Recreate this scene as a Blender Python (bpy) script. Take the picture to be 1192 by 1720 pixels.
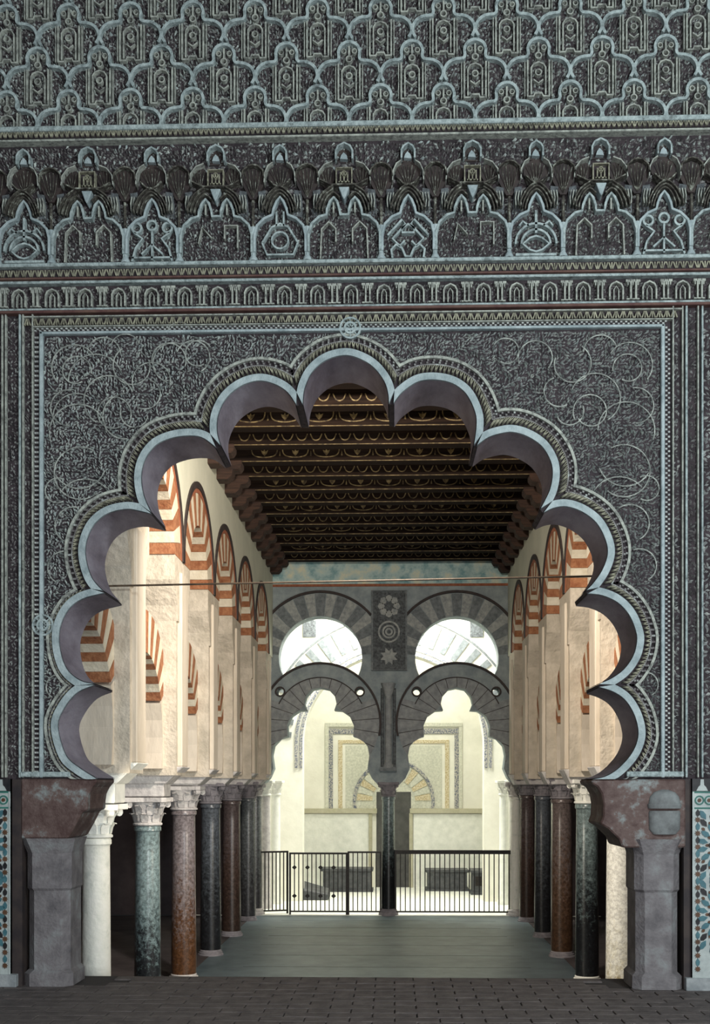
import bpy, bmesh, math, random
import numpy as np
from mathutils import Vector, Matrix
from mathutils.geometry import tessellate_polygon

random.seed(7); rng = np.random.default_rng(7)
for o in list(bpy.data.objects): bpy.data.objects.remove(o)
S = bpy.context.scene
COL = S.collection
PI = math.pi

# ------------------------------------------------------------------ camera
F = 2000.0; HOR = 1320.0; YAW = math.atan(64.0 / F); EZ = 1.6      # focal length in px, horizon row, eye height
cam = bpy.data.cameras.new('camera'); camo = bpy.data.objects.new('camera', cam); COL.objects.link(camo)
camo.location = (0, 0, EZ); camo.rotation_euler = (PI / 2, 0, YAW)
cam.sensor_fit = 'HORIZONTAL'; cam.sensor_width = 36; cam.lens = F / 1192 * 36
cam.shift_y = (HOR - 860) / 1192; cam.clip_end = 200
S.camera = camo

# ------------------------------------------------------------------ world, lamps, exposure
w = bpy.data.worlds.new('world'); S.world = w; w.use_nodes = True
bg = w.node_tree.nodes['Background']; bg.inputs[0].default_value = (0.78, 0.86, 0.92, 1); bg.inputs[1].default_value = 0.13
S.view_settings.view_transform = 'Standard'; S.view_settings.look = 'None'
S.view_settings.gamma = 1; S.view_settings.use_curve_mapping = False; S.view_settings.exposure = 0.0

def area(name, loc, target, size, power, col, sy=None, spread=None):
    l = bpy.data.lights.new(name, 'AREA'); l.energy = power; l.color = col
    l.size = size
    if sy: l.shape = 'RECTANGLE'; l.size_y = sy
    if spread: l.spread = math.radians(spread)
    o = bpy.data.objects.new(name, l); COL.objects.link(o); o.location = loc
    d = Vector(target) - Vector(loc); o.rotation_euler = d.to_track_quat('-Z', 'Y').to_euler()
    return o
def spot(name, loc, target, power, col, ang, blend=.6, rad=.12):
    l = bpy.data.lights.new(name, 'SPOT'); l.energy = power; l.color = col
    l.spot_size = math.radians(ang); l.spot_blend = blend; l.shadow_soft_size = rad
    o = bpy.data.objects.new(name, l); COL.objects.link(o); o.location = loc
    d = Vector(target) - Vector(loc); o.rotation_euler = d.to_track_quat('-Z', 'Y').to_euler()
    return o
# unseen key light and low fill light, added to brighten the near wall
area('near_key_light', (4.4, 1.0, 5.6), (0.5, 9.4, 3.9), 1.2, 540, (0.88, 0.98, 1.0))
area('near_fill_light', (1.6, -1.0, 1.4), (-0.3, 9.4, 3.2), 1.0, 430, (0.94, 0.97, 1.0))
# flood lamp hung behind the crown of the big arch, smaller ones behind its jambs
spot('flood_lamp_crown', (-0.1, 10.35, 5.55), (-0.1, 17.0, 2.3), 1420, (1.0, 0.89, 0.76), 125, .5, .2)
spot('flood_lamp_right', (2.5, 10.35, 1.5), (-2.7, 15.6, 2.2), 800, (1.0, 0.90, 0.74), 92, .6)
spot('flood_lamp_left', (-2.9, 10.30, 1.2), (2.4, 14.6, 1.5), 620, (1.0, 0.91, 0.76), 76, .8)
# daylight inside the far chamber
area('chamber_skylight', (-0.1, 26.4, 6.8), (-0.1, 30.6, 1.0), 2.6, 900, (1.0, 0.98, 0.88))
area('chamber_window', (-0.1, 24.95, 5.6), (-0.1, 27.2, 4.2), 2.4, 24, (1.0, 0.98, 0.92), .8)

# ------------------------------------------------------------------ measuring helper: photo pixel -> point on the plane Y
def P(px, py, Y):
    xc = (px - 596) / F
    dx = xc * math.cos(YAW) - math.sin(YAW); dy = xc * math.sin(YAW) + math.cos(YAW)
    t = Y / dy
    return (dx * t, Y, EZ + (HOR - py) / F * t)
WY = 9.4                                        # front face of the near wall
WB = 10.02                                      # back face
def W(px, py):
    p = P(px, py, WY); return (p[0], p[2])
K = WY / F                                      # metres per pixel on the near wall
YB0 = 24.1
FLOOR2 = -1.05                                  # nave floor, a step below the near floor (z = 0)

# ------------------------------------------------------------------ materials
MATS = {}
def mat(name, c1, c2=None, scale=6.0, rough=.8, bump=0.0, bscale=None, c3=None, lo=.35, hi=.65, metal=0, spec=None, detail=6, stretch=None, emit=None):
    m = bpy.data.materials.new(name); m.use_nodes = True
    nt = m.node_tree; N = nt.nodes; L = nt.links
    b = N['Principled BSDF']; b.inputs['Roughness'].default_value = rough; b.inputs['Metallic'].default_value = metal
    if spec is not None: b.inputs['Specular IOR Level'].default_value = spec
    b.inputs['Base Color'].default_value = (*c1, 1)
    geo = N.new('ShaderNodeNewGeometry'); src = geo.outputs['Position']
    if stretch:
        mp = N.new('ShaderNodeMapping'); mp.inputs['Scale'].default_value = stretch
        L.new(src, mp.inputs['Vector']); src = mp.outputs['Vector']
    if c2:
        n = N.new('ShaderNodeTexNoise'); n.inputs['Scale'].default_value = scale; n.inputs['Detail'].default_value = detail
        n.inputs['Roughness'].default_value = .65
        L.new(src, n.inputs['Vector'])
        r = N.new('ShaderNodeValToRGB'); r.color_ramp.elements[0].position = lo; r.color_ramp.elements[1].position = hi
        r.color_ramp.elements[0].color = (*c1, 1); r.color_ramp.elements[1].color = (*(c3 or c2), 1)
        if c3:
            e = r.color_ramp.elements.new((lo + hi) / 2); e.color = (*c2, 1)
        L.new(n.outputs['Fac'], r.inputs['Fac']); L.new(r.outputs['Color'], b.inputs['Base Color'])
    if bump:
        n2 = N.new('ShaderNodeTexNoise'); n2.inputs['Scale'].default_value = bscale or scale * 3; n2.inputs['Detail'].default_value = 8
        L.new(src, n2.inputs['Vector'])
        bp = N.new('ShaderNodeBump'); bp.inputs['Strength'].default_value = bump; bp.inputs['Distance'].default_value = .03
        L.new(n2.outputs['Fac'], bp.inputs['Height']); L.new(bp.outputs['Normal'], b.inputs['Normal'])
    MATS[name] = m
    return m
M = MATS
mat('stucco_ground', (.017, .013, .016), (.056, .042, .048), 11, .9, .6, 60)
mat('stucco_leaf', (.20, .205, .215), (.40, .42, .41), 16, .85, .3, 80, c3=(.60, .63, .58), lo=.30, hi=.72)
mat('stucco_leaf_dim', (.10, .088, .09), (.22, .215, .21), 16, .85, .3, 80, c3=(.50, .55, .52), lo=.36, hi=.72)
mat('stucco_leaf_bright', (.42, .50, .50), (.66, .72, .66), 18, .8, .2, 80)
mat('stucco_leaf_gold', (.09, .085, .065), (.42, .41, .30), 26, .8, .2, 80)
mat('stucco_pale', (.27, .335, .35), (.47, .55, .56), 9, .8, .35, 60)
mat('stucco_band', (.13, .15, .15), (.34, .41, .41), 22, .85, .4, 70, c3=(.50, .58, .57), lo=.30, hi=.66)
mat('stucco_line', (.12, .125, .115), (.36, .38, .34), 24, .85, .3, 70, c3=(.52, .55, .48), lo=.32, hi=.68)
mat('stucco_vine', (.10, .105, .10), (.34, .36, .33), 18, .85, .3, 70, c3=(.60, .64, .58), lo=.32, hi=.70)
mat('stucco_rib', (.022, .016, .015), (.09, .085, .068), 26, .8, .3, 70, c3=(.46, .49, .42), lo=.36, hi=.72)
mat('stucco_red', (.09, .035, .035), (.16, .09, .07), 10, .8)
mat('intrados_plaster', (.15, .125, .158), (.36, .33, .39), 2.6, .75, .25, 25, stretch=(1, .35, 1))
mat('impost_marble', (.075, .040, .035), (.13, .085, .075), 6, .7, .3, 40, c3=(.30, .36, .36), lo=.40, hi=.72)
mat('pier_stone', (.10, .092, .098), (.19, .175, .18), 5, .8, .35, 40, c3=(.28, .30, .30), lo=.3, hi=.75)
mat('boss_stone', (.12, .125, .125), (.24, .26, .26), 6, .7, .2)
mat('tile_white', (.33, .37, .365), (.48, .53, .51), 8, .45)
mat('tile_black', (.012, .014, .016), (.03, .028, .03), 20, .3)
mat('tile_blue', (.05, .13, .16), (.08, .20, .23), 20, .3)
mat('tile_green', (.02, .12, .10), (.04, .20, .16), 20, .3)
mat('tile_brown', (.08, .04, .02), (.14, .07, .04), 20, .3)
mat('brick_floor', (.072, .060, .058), (.14, .118, .112), 7, .75, .3, 40)
mat('mortar', (.035, .03, .03), (.05, .042, .04), 12, .9)
mat('nave_floor', (.070, .100, .120), (.125, .172, .195), 2.5, .45, .06, 20)
mat('plaster_cream', (.52, .45, .36), (.68, .61, .51), 2.2, .85, .3, 14, stretch=(1, 1, .3))
mat('plaster_rough', (.46, .41, .33), (.64, .57, .47), 4, .9, .7, 16)
mat('plaster_upper', (.60, .61, .50), (.70, .70, .58), 1.6, .85, .15, 14)
mat('voussoir_red', (.25, .085, .035), (.42, .19, .09), 14, .85, .3, 40)
mat('voussoir_cream', (.62, .55, .42), (.74, .68, .55), 8, .85, .25, 30)
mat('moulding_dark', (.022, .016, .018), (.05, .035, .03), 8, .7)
mat('moulding_red', (.26, .075, .035), (.38, .14, .07), 12, .8)
mat('wood_dark', (.007, .0042, .0034), (.024, .014, .0095), 4, .85, .2, 30, spec=.12, stretch=(.4, 6, 6))
mat('wood_board', (.006, .004, .0034), (.016, .010, .008), 4, .7, .2, 30, spec=.12, stretch=(.4, 6, 6))
mat('wood_corbel', (.020, .0095, .007), (.062, .031, .019), 4, .85, .3, 30, stretch=(.6, 5, 8))
mat('gold_paint', (.03, .018, .008), (.17, .12, .045), 16, .6, c3=(.34, .26, .12), lo=.36, hi=.68)
mat('far_plaster', (.22, .27, .29), (.36, .41, .42), 4, .85, .3, 20)
mat('far_patch', (.16, .34, .38), (.50, .66, .64), 2.6, .85, .2, 14, c3=(.80, .78, .58), lo=.35, hi=.66)
mat('far_voussoir_dark', (.12, .14, .15), (.24, .265, .275), 12, .85)
mat('far_voussoir_pale', (.24, .265, .27), (.46, .48, .46), 12, .85)
mat('far_stone', (.23, .25, .26), (.36, .38, .385), 10, .85, .3, 30)
mat('far_relief', (.05, .055, .06), (.16, .18, .19), 25, .85, .4, 60)
mat('white_wall', (.80, .79, .70), (.88, .87, .78), 3, .8, .1, 20)
mat('white_stone', (.72, .74, .68), (.85, .86, .80), 6, .75, .15, 20)
mat('mosaic_strip', (.10, .12, .18), (.50, .48, .42), 30, .7, lo=.45, hi=.55)
mat('mosaic_gold', (.46, .36, .18), (.72, .66, .50), 30, .6, lo=.42, hi=.58)
mat('mosaic_field', (.50, .51, .43), (.70, .70, .60), 22, .75)
mat('ledge_stone', (.42, .40, .28), (.52, .50, .38), 8, .8)
mat('door_dark', (.05, .05, .05), (.09, .09, .085), 4, .7)
mat('bench_stone', (.04, .045, .05), (.09, .095, .10), 8, .6)
mat('iron', (.010, .009, .009), (.022, .018, .016), 14, .5, metal=.4)
mat('rod_iron', (.05, .032, .02), (.11, .075, .045), 14, .6)
mat('marble_white', (.62, .64, .58), (.82, .82, .74), 7, .5, .25, 20, c3=(.86, .85, .78), lo=.3, hi=.6)
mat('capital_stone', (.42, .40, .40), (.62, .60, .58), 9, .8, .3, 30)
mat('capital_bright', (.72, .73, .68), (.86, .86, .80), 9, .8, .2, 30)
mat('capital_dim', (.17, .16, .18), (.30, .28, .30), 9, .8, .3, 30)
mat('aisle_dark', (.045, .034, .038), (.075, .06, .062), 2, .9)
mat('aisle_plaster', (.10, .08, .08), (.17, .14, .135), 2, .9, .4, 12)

def graded_marble(name, top, mid, low, z0, z1, rough=.28, speck=.7):
    """marble shaft: speckled colour, changing to a darker tone towards the foot (broken, noisy edge)"""
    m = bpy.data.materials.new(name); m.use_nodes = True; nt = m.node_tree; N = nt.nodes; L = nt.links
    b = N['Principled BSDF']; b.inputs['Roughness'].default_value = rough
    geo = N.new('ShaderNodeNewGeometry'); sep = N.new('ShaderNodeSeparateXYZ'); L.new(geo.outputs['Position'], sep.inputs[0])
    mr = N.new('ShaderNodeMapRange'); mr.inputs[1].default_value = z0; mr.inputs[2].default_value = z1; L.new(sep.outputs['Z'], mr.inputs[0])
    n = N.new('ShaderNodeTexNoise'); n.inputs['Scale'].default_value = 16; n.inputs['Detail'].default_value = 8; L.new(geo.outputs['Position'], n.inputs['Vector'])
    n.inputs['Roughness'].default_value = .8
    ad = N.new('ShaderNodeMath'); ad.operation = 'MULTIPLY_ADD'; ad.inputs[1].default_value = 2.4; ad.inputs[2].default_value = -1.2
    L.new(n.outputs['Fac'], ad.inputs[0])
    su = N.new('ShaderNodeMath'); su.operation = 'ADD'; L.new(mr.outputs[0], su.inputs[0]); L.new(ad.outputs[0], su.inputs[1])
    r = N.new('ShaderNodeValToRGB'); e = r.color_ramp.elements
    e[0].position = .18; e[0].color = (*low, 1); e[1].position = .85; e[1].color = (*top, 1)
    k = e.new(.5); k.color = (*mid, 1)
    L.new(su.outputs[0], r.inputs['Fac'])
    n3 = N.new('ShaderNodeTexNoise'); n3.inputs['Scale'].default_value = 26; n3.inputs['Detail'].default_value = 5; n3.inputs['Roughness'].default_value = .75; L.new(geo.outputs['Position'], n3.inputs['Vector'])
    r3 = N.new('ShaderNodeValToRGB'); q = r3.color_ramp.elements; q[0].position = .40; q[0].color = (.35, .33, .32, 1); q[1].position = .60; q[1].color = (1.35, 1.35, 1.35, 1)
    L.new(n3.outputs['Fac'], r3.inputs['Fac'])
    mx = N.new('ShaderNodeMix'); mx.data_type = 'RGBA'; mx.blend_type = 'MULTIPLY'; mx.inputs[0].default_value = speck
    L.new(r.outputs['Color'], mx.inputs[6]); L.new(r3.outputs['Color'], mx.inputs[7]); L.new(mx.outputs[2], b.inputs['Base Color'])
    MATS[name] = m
graded_marble('marble_teal', (.20, .27, .28), (.12, .17, .18), (.014, .016, .019), -.65, .8)
graded_marble('marble_rust', (.24, .21, .22), (.19, .15, .145), (.10, .045, .02), -.7, 1.0)
graded_marble('marble_slate', (.10, .115, .135), (.05, .058, .066), (.016, .017, .02), -.8, 1.3)
graded_marble('marble_brown', (.11, .085, .085), (.08, .05, .04), (.045, .028, .022), -.8, 1.0)
graded_marble('marble_black', (.19, .25, .255), (.085, .115, .12), (.009, .010, .012), -.45, 1.35)
graded_marble('marble_russet', (.15, .12, .115), (.11, .066, .045), (.065, .034, .018), -.9, 1.1)
graded_marble('marble_grey', (.16, .18, .19), (.11, .12, .125), (.05, .05, .055), -.9, 1.1)
graded_marble('marble_mottled', (.80, .80, .74), (.66, .64, .54), (.34, .27, .13), -1.5, .3, .45, .45)

# ------------------------------------------------------------------ mesh builder
WLOC = {}
class MB:
    def __init__(s): s.v = []; s.f = []
    def add(s, vs, fs):
        n = len(s.v); s.v += [tuple(p) for p in vs]; s.f += [tuple(i + n for i in f) for f in fs]; return s
    def box(s, x0, x1, y0, y1, z0, z1):
        return s.add([(x0,y0,z0),(x1,y0,z0),(x1,y1,z0),(x0,y1,z0),(x0,y0,z1),(x1,y0,z1),(x1,y1,z1),(x0,y1,z1)],
                     [(0,3,2,1),(4,5,6,7),(0,1,5,4),(1,2,6,5),(2,3,7,6),(3,0,4,7)])
    def prism(s, pts, y0, y1):
        """polygon pts (x,z) extruded from y0 (front) to y1"""
        a = sum(pts[i][0]*pts[(i+1)%len(pts)][1]-pts[(i+1)%len(pts)][0]*pts[i][1] for i in range(len(pts)))
        if a < 0: pts = pts[::-1]
        n = len(pts)
        tri = tessellate_polygon([[Vector((p[0], p[1], 0)) for p in pts]])
        vs = [(p[0], y0, p[1]) for p in pts] + [(p[0], y1, p[1]) for p in pts]
        fs = []
        for t in tri:
            A, B, C = [Vector(pts[i]) for i in t]
            if (B-A).cross(C-A) < 0: t = (t[0], t[2], t[1])
            fs.append(tuple(t)); fs.append((t[2]+n, t[1]+n, t[0]+n))
        for i in range(n):
            j = (i+1) % n; fs.append((i, i+n, j+n, j))
        return s.add(vs, fs)
    def prism_x(s, pts, x0, x1):
        """polygon pts (y,z) extruded along x"""
        t = MB(); t.prism(pts, 0, 1)
        vs = [((x0 if p[1] < .5 else x1), p[0], p[2]) for p in t.v]
        fs = t.f if x0 > x1 else [f[::-1] for f in t.f]
        return s.add(vs, fs)
    def tube(s, path, r, n=6, closed=False, rz=None):
        P_ = [Vector(p) for p in path]; m = len(P_); vs = []
        for i, p in enumerate(P_):
            a = P_[(i-1) % m] if (closed or i > 0) else p
            b = P_[(i+1) % m] if (closed or i < m-1) else p
            t = (b-a).normalized() if (b-a).length > 1e-9 else Vector((0,0,1))
            up = Vector((0,1,0)) if abs(t.y) < .9 else Vector((1,0,0))
            u = t.cross(up).normalized(); w_ = t.cross(u)
            rr = r[i] if isinstance(r, (list, tuple)) else r
            for k in range(n):
                an = 2*PI*k/n; vs.append(p + (u*math.cos(an) + w_*math.sin(an))*rr)
        fs = []
        for i in range(m if closed else m-1):
            j = (i+1) % m
            for k in range(n):
                l = (k+1) % n; fs.append((i*n+k, i*n+l, j*n+l, j*n+k))
        if not closed:
            fs.append(tuple(range(n))); fs.append(tuple((m-1)*n + k for k in reversed(range(n))))
        return s.add(vs, fs)
    def lathe(s, prof, n=24, c=(0,0,0), a0=0, a1=2*PI):
        full = abs(a1-a0-2*PI) < 1e-6; cols = n if full else n+1; vs = []
        for r, z in prof:
            for k in range(cols):
                a = a0 + (a1-a0)*k/n; vs.append((c[0]+r*math.cos(a), c[1]+r*math.sin(a), c[2]+z))
        fs = []
        for i in range(len(prof)-1):
            for k in range(n):
                l = (k+1) % cols; fs.append((i*cols+k, i*cols+l, (i+1)*cols+l, (i+1)*cols+k))
        if full:
            fs.append(tuple(reversed(range(cols)))); fs.append(tuple((len(prof)-1)*cols+k for k in range(cols)))
        return s.add(vs, fs)
    def mesh(s, name, m, smooth=False, bevel=0):
        me = bpy.data.meshes.new(name); me.from_pydata(s.v, [], s.f); me.update()
        bm = bmesh.new(); bm.from_mesh(me)
        bmesh.ops.recalc_face_normals(bm, faces=bm.faces)
        if bevel:
            bmesh.ops.bevel(bm, geom=[e for e in bm.edges if len(e.link_faces) == 2 and e.calc_face_angle(0) > .6], offset=bevel, segments=1, affect='EDGES')
        bm.to_mesh(me); bm.free()
        me.materials.append(M[m])
        if smooth:
            me.shade_smooth()
            try: me.set_sharp_from_angle(angle=.7)
            except Exception: pass
        return me
    def build(s, name, m, parent=None, smooth=False, bevel=0, base=True):
        a = np.array(s.v); lo = a.min(0); hi = a.max(0)
        c = ((lo[0]+hi[0])/2, (lo[1]+hi[1])/2, lo[2])
        s.v = [(p[0]-c[0], p[1]-c[1], p[2]-c[2]) for p in s.v]
        return place(name, s.mesh(name, m, smooth, bevel), c, parent)
def place(name, me, loc, parent=None, rot=None, scale=None):
    o = bpy.data.objects.new(name, me); COL.objects.link(o)
    WLOC[o.name] = Vector(loc)
    if parent is not None:
        o.parent = parent; o.location = Vector(loc) - WLOC[parent.name]
    else: o.location = loc
    if rot: o.rotation_euler = rot
    if scale: o.scale = scale
    return o
def tag(o, label, cat, group=None, kind=None):
    o['label'] = label; o['category'] = cat
    if group: o['group'] = group
    if kind: o['kind'] = kind
    return o
def stuff(o): o['kind'] = 'stuff'; return o
def empty(name, loc):
    o = bpy.data.objects.new(name, None); COL.objects.link(o); o.location = loc; o.empty_display_size = .1
    WLOC[o.name] = Vector(loc); return o
def plate(name, m, outer, holes, y0, y1, parent=None):
    """flat slab in the x-z plane with holes"""
    cu = bpy.data.curves.new(name, 'CURVE'); cu.dimensions = '2D'; cu.fill_mode = 'BOTH'; cu.extrude = (y1-y0)/2
    for pts in [outer] + holes:
        sp = cu.splines.new('POLY'); sp.points.add(len(pts)-1); sp.use_cyclic_u = True
        for i, p in enumerate(pts): sp.points[i].co = (p[0], p[1], 0, 1)
    t = bpy.data.objects.new('tmp', cu); COL.objects.link(t)
    dg = bpy.context.evaluated_depsgraph_get(); dg.update()
    me = bpy.data.meshes.new_from_object(t.evaluated_get(dg))
    bpy.data.objects.remove(t); bpy.data.curves.remove(cu)
    me.transform(Matrix(((1,0,0,0),(0,0,-1,(y0+y1)/2),(0,1,0,0),(0,0,0,1))))
    me.name = name; me.materials.clear(); me.materials.append(M[m])
    return place(name, me, (0,0,0), parent)
def cat_rom(pts, n=4):
    out = []; m = len(pts)
    for i in range(m-1):
        p0 = pts[max(i-1,0)]; p1 = pts[i]; p2 = pts[i+1]; p3 = pts[min(i+2,m-1)]
        for k in range(n):
            t = k/n
            out.append(tuple(.5*(2*p1[j] + (p2[j]-p0[j])*t + (2*p0[j]-5*p1[j]+4*p2[j]-p3[j])*t*t + (3*p1[j]-p0[j]-3*p2[j]+p3[j])*t**3) for j in range(2)))
    out.append(pts[-1]); return out
def ribbon(mb, pts, w_, y0, y1, closed=False):
    """a raised strip of width w_ following pts (x,z), front face at y0"""
    n = len(pts); L_ = []; R_ = []
    for i in range(n):
        a = pts[(i-1) % n] if (closed or i > 0) else pts[i]; b = pts[(i+1) % n] if (closed or i < n-1) else pts[i]
        dx, dz = b[0]-a[0], b[1]-a[1]; l = math.hypot(dx, dz) or 1
        nx, nz = -dz/l*w_/2, dx/l*w_/2
        L_.append((pts[i][0]+nx, pts[i][1]+nz)); R_.append((pts[i][0]-nx, pts[i][1]-nz))
    strip(mb, L_, R_, y0, y1, closed)
def strip(mb, A, B, y0, y1, closed=False):
    n = len(A); vs = []
    for i in range(n): vs += [(A[i][0],y1,A[i][1]), (A[i][0],y0,A[i][1]), (B[i][0],y0,B[i][1]), (B[i][0],y1,B[i][1])]
    fs = []
    for i in range(n if closed else n-1):
        j = (i+1) % n
        for k in range(3): fs.append((i*4+k, i*4+k+1, j*4+k+1, j*4+k))
    if not closed: fs += [(0,3,2,1), (4*(n-1), 4*(n-1)+1, 4*(n-1)+2, 4*(n-1)+3)]
    mb.add(vs, fs)
def circ(cx, cz, r, n=24, a0=0, a1=2*PI, full=True):
    m = n if full else n+1
    return [(cx+r*math.cos(a0+(a1-a0)*k/n), cz+r*math.sin(a0+(a1-a0)*k/n)) for k in range(m)]
def inside(x, z, poly):
    """vectorised point in polygon"""
    r = np.zeros(x.shape, bool); n = len(poly)
    for i in range(n):
        x1, z1 = poly[i]; x2, z2 = poly[(i+1) % n]
        if z1 == z2: continue
        c = ((z1 > z) != (z2 > z)) & (x < (x2-x1)*(z-z1)/(z2-z1)+x1); r ^= c
    return r
def leaves(name, m, x0, x1, z0, z1, step, y, h, parent, keep=None, size=(.55, .30), swirl=9.0, seed=1):
    """carved leaf relief: thousands of small ridged leaves standing proud of the ground at y"""
    g = np.random.default_rng(seed)
    nx = int((x1-x0)/step)+1; nz = int((z1-z0)/step)+1
    X, Z = np.meshgrid(x0+step*np.arange(nx), z0+step*np.arange(nz)); X = X.ravel(); Z = Z.ravel()
    X = X+g.uniform(-.35,.35,X.shape)*step; Z = Z+g.uniform(-.35,.35,Z.shape)*step
    ok = (X > x0) & (X < x1) & (Z > z0) & (Z < z1)
    if keep is not None: ok &= keep(X, Z)
    X = X[ok]; Z = Z[ok]; n = len(X)
    a = np.sin(X*swirl+1.3*np.sin(Z*swirl*.8))*2.4 + np.cos(Z*swirl*1.1+.7*np.sin(X*swirl))*2.4 + g.uniform(-.7,.7,n)
    l = step*size[0]*g.uniform(.7,1.45,n); b = step*size[1]*g.uniform(.6,1.4,n)
    hh = h*g.uniform(.5,1.3,n)
    ca, sa = np.cos(a), np.sin(a)
    V = np.zeros((n,5,3))
    for k,(u,v) in enumerate(((1,0),(.1,1),(-1,0),(.1,-1),(.15,0))):
        V[:,k,0] = X+ca*l*u-sa*b*v; V[:,k,2] = Z+sa*l*u+ca*b*v; V[:,k,1] = y
    V[:,4,1] = y-hh
    base = np.arange(n)[:,None,None]*5
    T = np.array(((0,4,1),(1,4,2),(2,4,3),(3,4,0)))[None]+base
    me = bpy.data.meshes.new(name); me.from_pydata(V.reshape(-1,3).tolist(), [], T.reshape(-1,3).tolist()); me.update()
    me.materials.append(M[m])
    return stuff(place(name, me, (0,0,0), parent))

# =================================================================== NEAR WALL
LOBES = [
 [(162,1308),(132,1289),(110,1268),(97,1220),(108,1189),(130,1163),(158,1151)],
 [(158,1149),(134,1143),(112,1124),(101,1093),(100,1058),(114,1025),(138,1006),(175,996)],
 [(172,992),(154,971),(144,938),(145,910),(158,881),(182,862),(213,855),(234,858),(254,863)],
 [(253,860),(241,832),(237,800),(244,771),(263,747),(292,735),(322,732),(342,736),(362,751)],
 [(370,748),(364,725),(366,697),(380,669),(404,649),(432,640),(458,644),(482,658),(497,679)],
 [(508,679),(511,653),(524,625),(548,605),(578,597),(602,602),(626,616),(645,640),(652,662),(653,677)],
 [(661,677),(674,660),(700,642),(728,638),(759,644),(783,662),(798,693),(800,717),(796,747)],
 [(801,748),(819,735),(841,728),(861,726),(885,733),(909,749),(924,773),(928,795),(924,821),(915,841),(908,854)],
 [(913,861),(930,853),(952,851),(978,860),(1002,879),(1017,908),(1020,932),(1011,958),(996,980),(985,991)],
 [(987,997),(1011,1000),(1037,1012),(1057,1034),(1068,1062),(1069,1080),(1063,1102),(1048,1124),(1028,1139),(1006,1149)],
 [(1006,1154),(1028,1161),(1048,1174),(1063,1196),(1071,1222),(1070,1244),(1059,1268),(1037,1292),(1015,1305),(994,1309)]]
lobes = [cat_rom([W(*p) for p in L_], 4) for L_ in LOBES]
zi0 = W(560,1309)[1]+.001
def offset_lobes(d):
    """outward offset of each lobe, trimmed where neighbours cross"""
    res = []
    for li, L_ in enumerate(lobes):
        dd = d[li] if isinstance(d, (list, tuple)) else d
        o = []
        for i, p in enumerate(L_):
            a = L_[max(i-1,0)]; b = L_[min(i+1,len(L_)-1)]
            dx, dz = b[0]-a[0], b[1]-a[1]; l = math.hypot(dx,dz) or 1
            o.append((p[0]-dz/l*dd, p[1]+dx/l*dd))
        res.append(o)
    def cross(p,q,r,s_):
        d1 = (q[0]-p[0], q[1]-p[1]); d2 = (s_[0]-r[0], s_[1]-r[1]); den = d1[0]*d2[1]-d1[1]*d2[0]
        if abs(den) < 1e-12: return None
        t = ((r[0]-p[0])*d2[1]-(r[1]-p[1])*d2[0])/den; u = ((r[0]-p[0])*d1[1]-(r[1]-p[1])*d1[0])/den
        return (p[0]+d1[0]*t, p[1]+d1[1]*t) if 0 <= t <= 1 and 0 <= u <= 1 else None
    res = [[(p[0], max(p[1], zi0)) for p in o] for o in res]
    for k in range(len(res)-1):
        A, B = res[k], res[k+1]; hit = None
        for i in range(len(A)-1, 0, -1):
            for j in range(len(B)-1):
                c = cross(A[i-1], A[i], B[j], B[j+1])
                if c: hit = (i, j, c); break
            if hit: break
        if hit:
            i, j, c = hit; res[k] = A[:i]+[c]; res[k+1] = [c]+B[j+1:]
    return res
opening = [p for L_ in lobes for p in L_]
ZTOP = W(560,-330)[1]
XL = W(-420,900)[0]; XR = W(1640,900)[0]
zi = W(560,1309)[1]
xl_in = W(34,1309)[0]; xr_in = W(1152,1309)[0]
GY = WY + .035                                    # carved ground sits a little behind the mouldings
def resample_to(A, n):
    """resample polyline A to n points"""
    d = [0]
    for i in range(1,len(A)): d.append(d[-1]+math.hypot(A[i][0]-A[i-1][0], A[i][1]-A[i-1][1]))
    out = []
    for k in range(n):
        t = d[-1]*k/(n-1); i = 1
        while i < len(d)-1 and d[i] < t: i += 1
        u = (t-d[i-1])/((d[i]-d[i-1]) or 1)
        out.append((A[i-1][0]+(A[i][0]-A[i-1][0])*u, A[i-1][1]+(A[i][1]-A[i-1][1])*u))
    return out
outline = [(XL,0),(xl_in,0),(xl_in,zi),(opening[0][0],zi)] + opening[1:-1] + [(opening[-1][0],zi),(xr_in,zi),(xr_in,0),(XR,0),(XR,ZTOP),(XL,ZTOP)]
wall = MB().prism(outline, GY, WB).build('wall_front', 'stucco_ground')
tag(wall, 'dark carved stucco wall pierced by the big many-lobed arch', 'wall', kind='structure')

# smooth soffit of the arch
for li, L_ in enumerate(lobes):
    mb = MB(); n = len(L_); inn = []
    for i, p in enumerate(L_):
        a = L_[max(i-1,0)]; b = L_[min(i+1,n-1)]; dx, dz = b[0]-a[0], b[1]-a[1]; l = math.hypot(dx,dz) or 1
        inn.append((p[0]+dz/l*.006, p[1]-dx/l*.006))
    vs = [(p[0],WY,p[1]) for p in inn]+[(p[0],WB+.004,p[1]) for p in inn]
    mb.add(vs, [(i,i+1,n+i+1,n+i) for i in range(n-1)])
    mb.build('lobe_soffit', 'intrados_plaster', wall, smooth=True)
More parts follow.
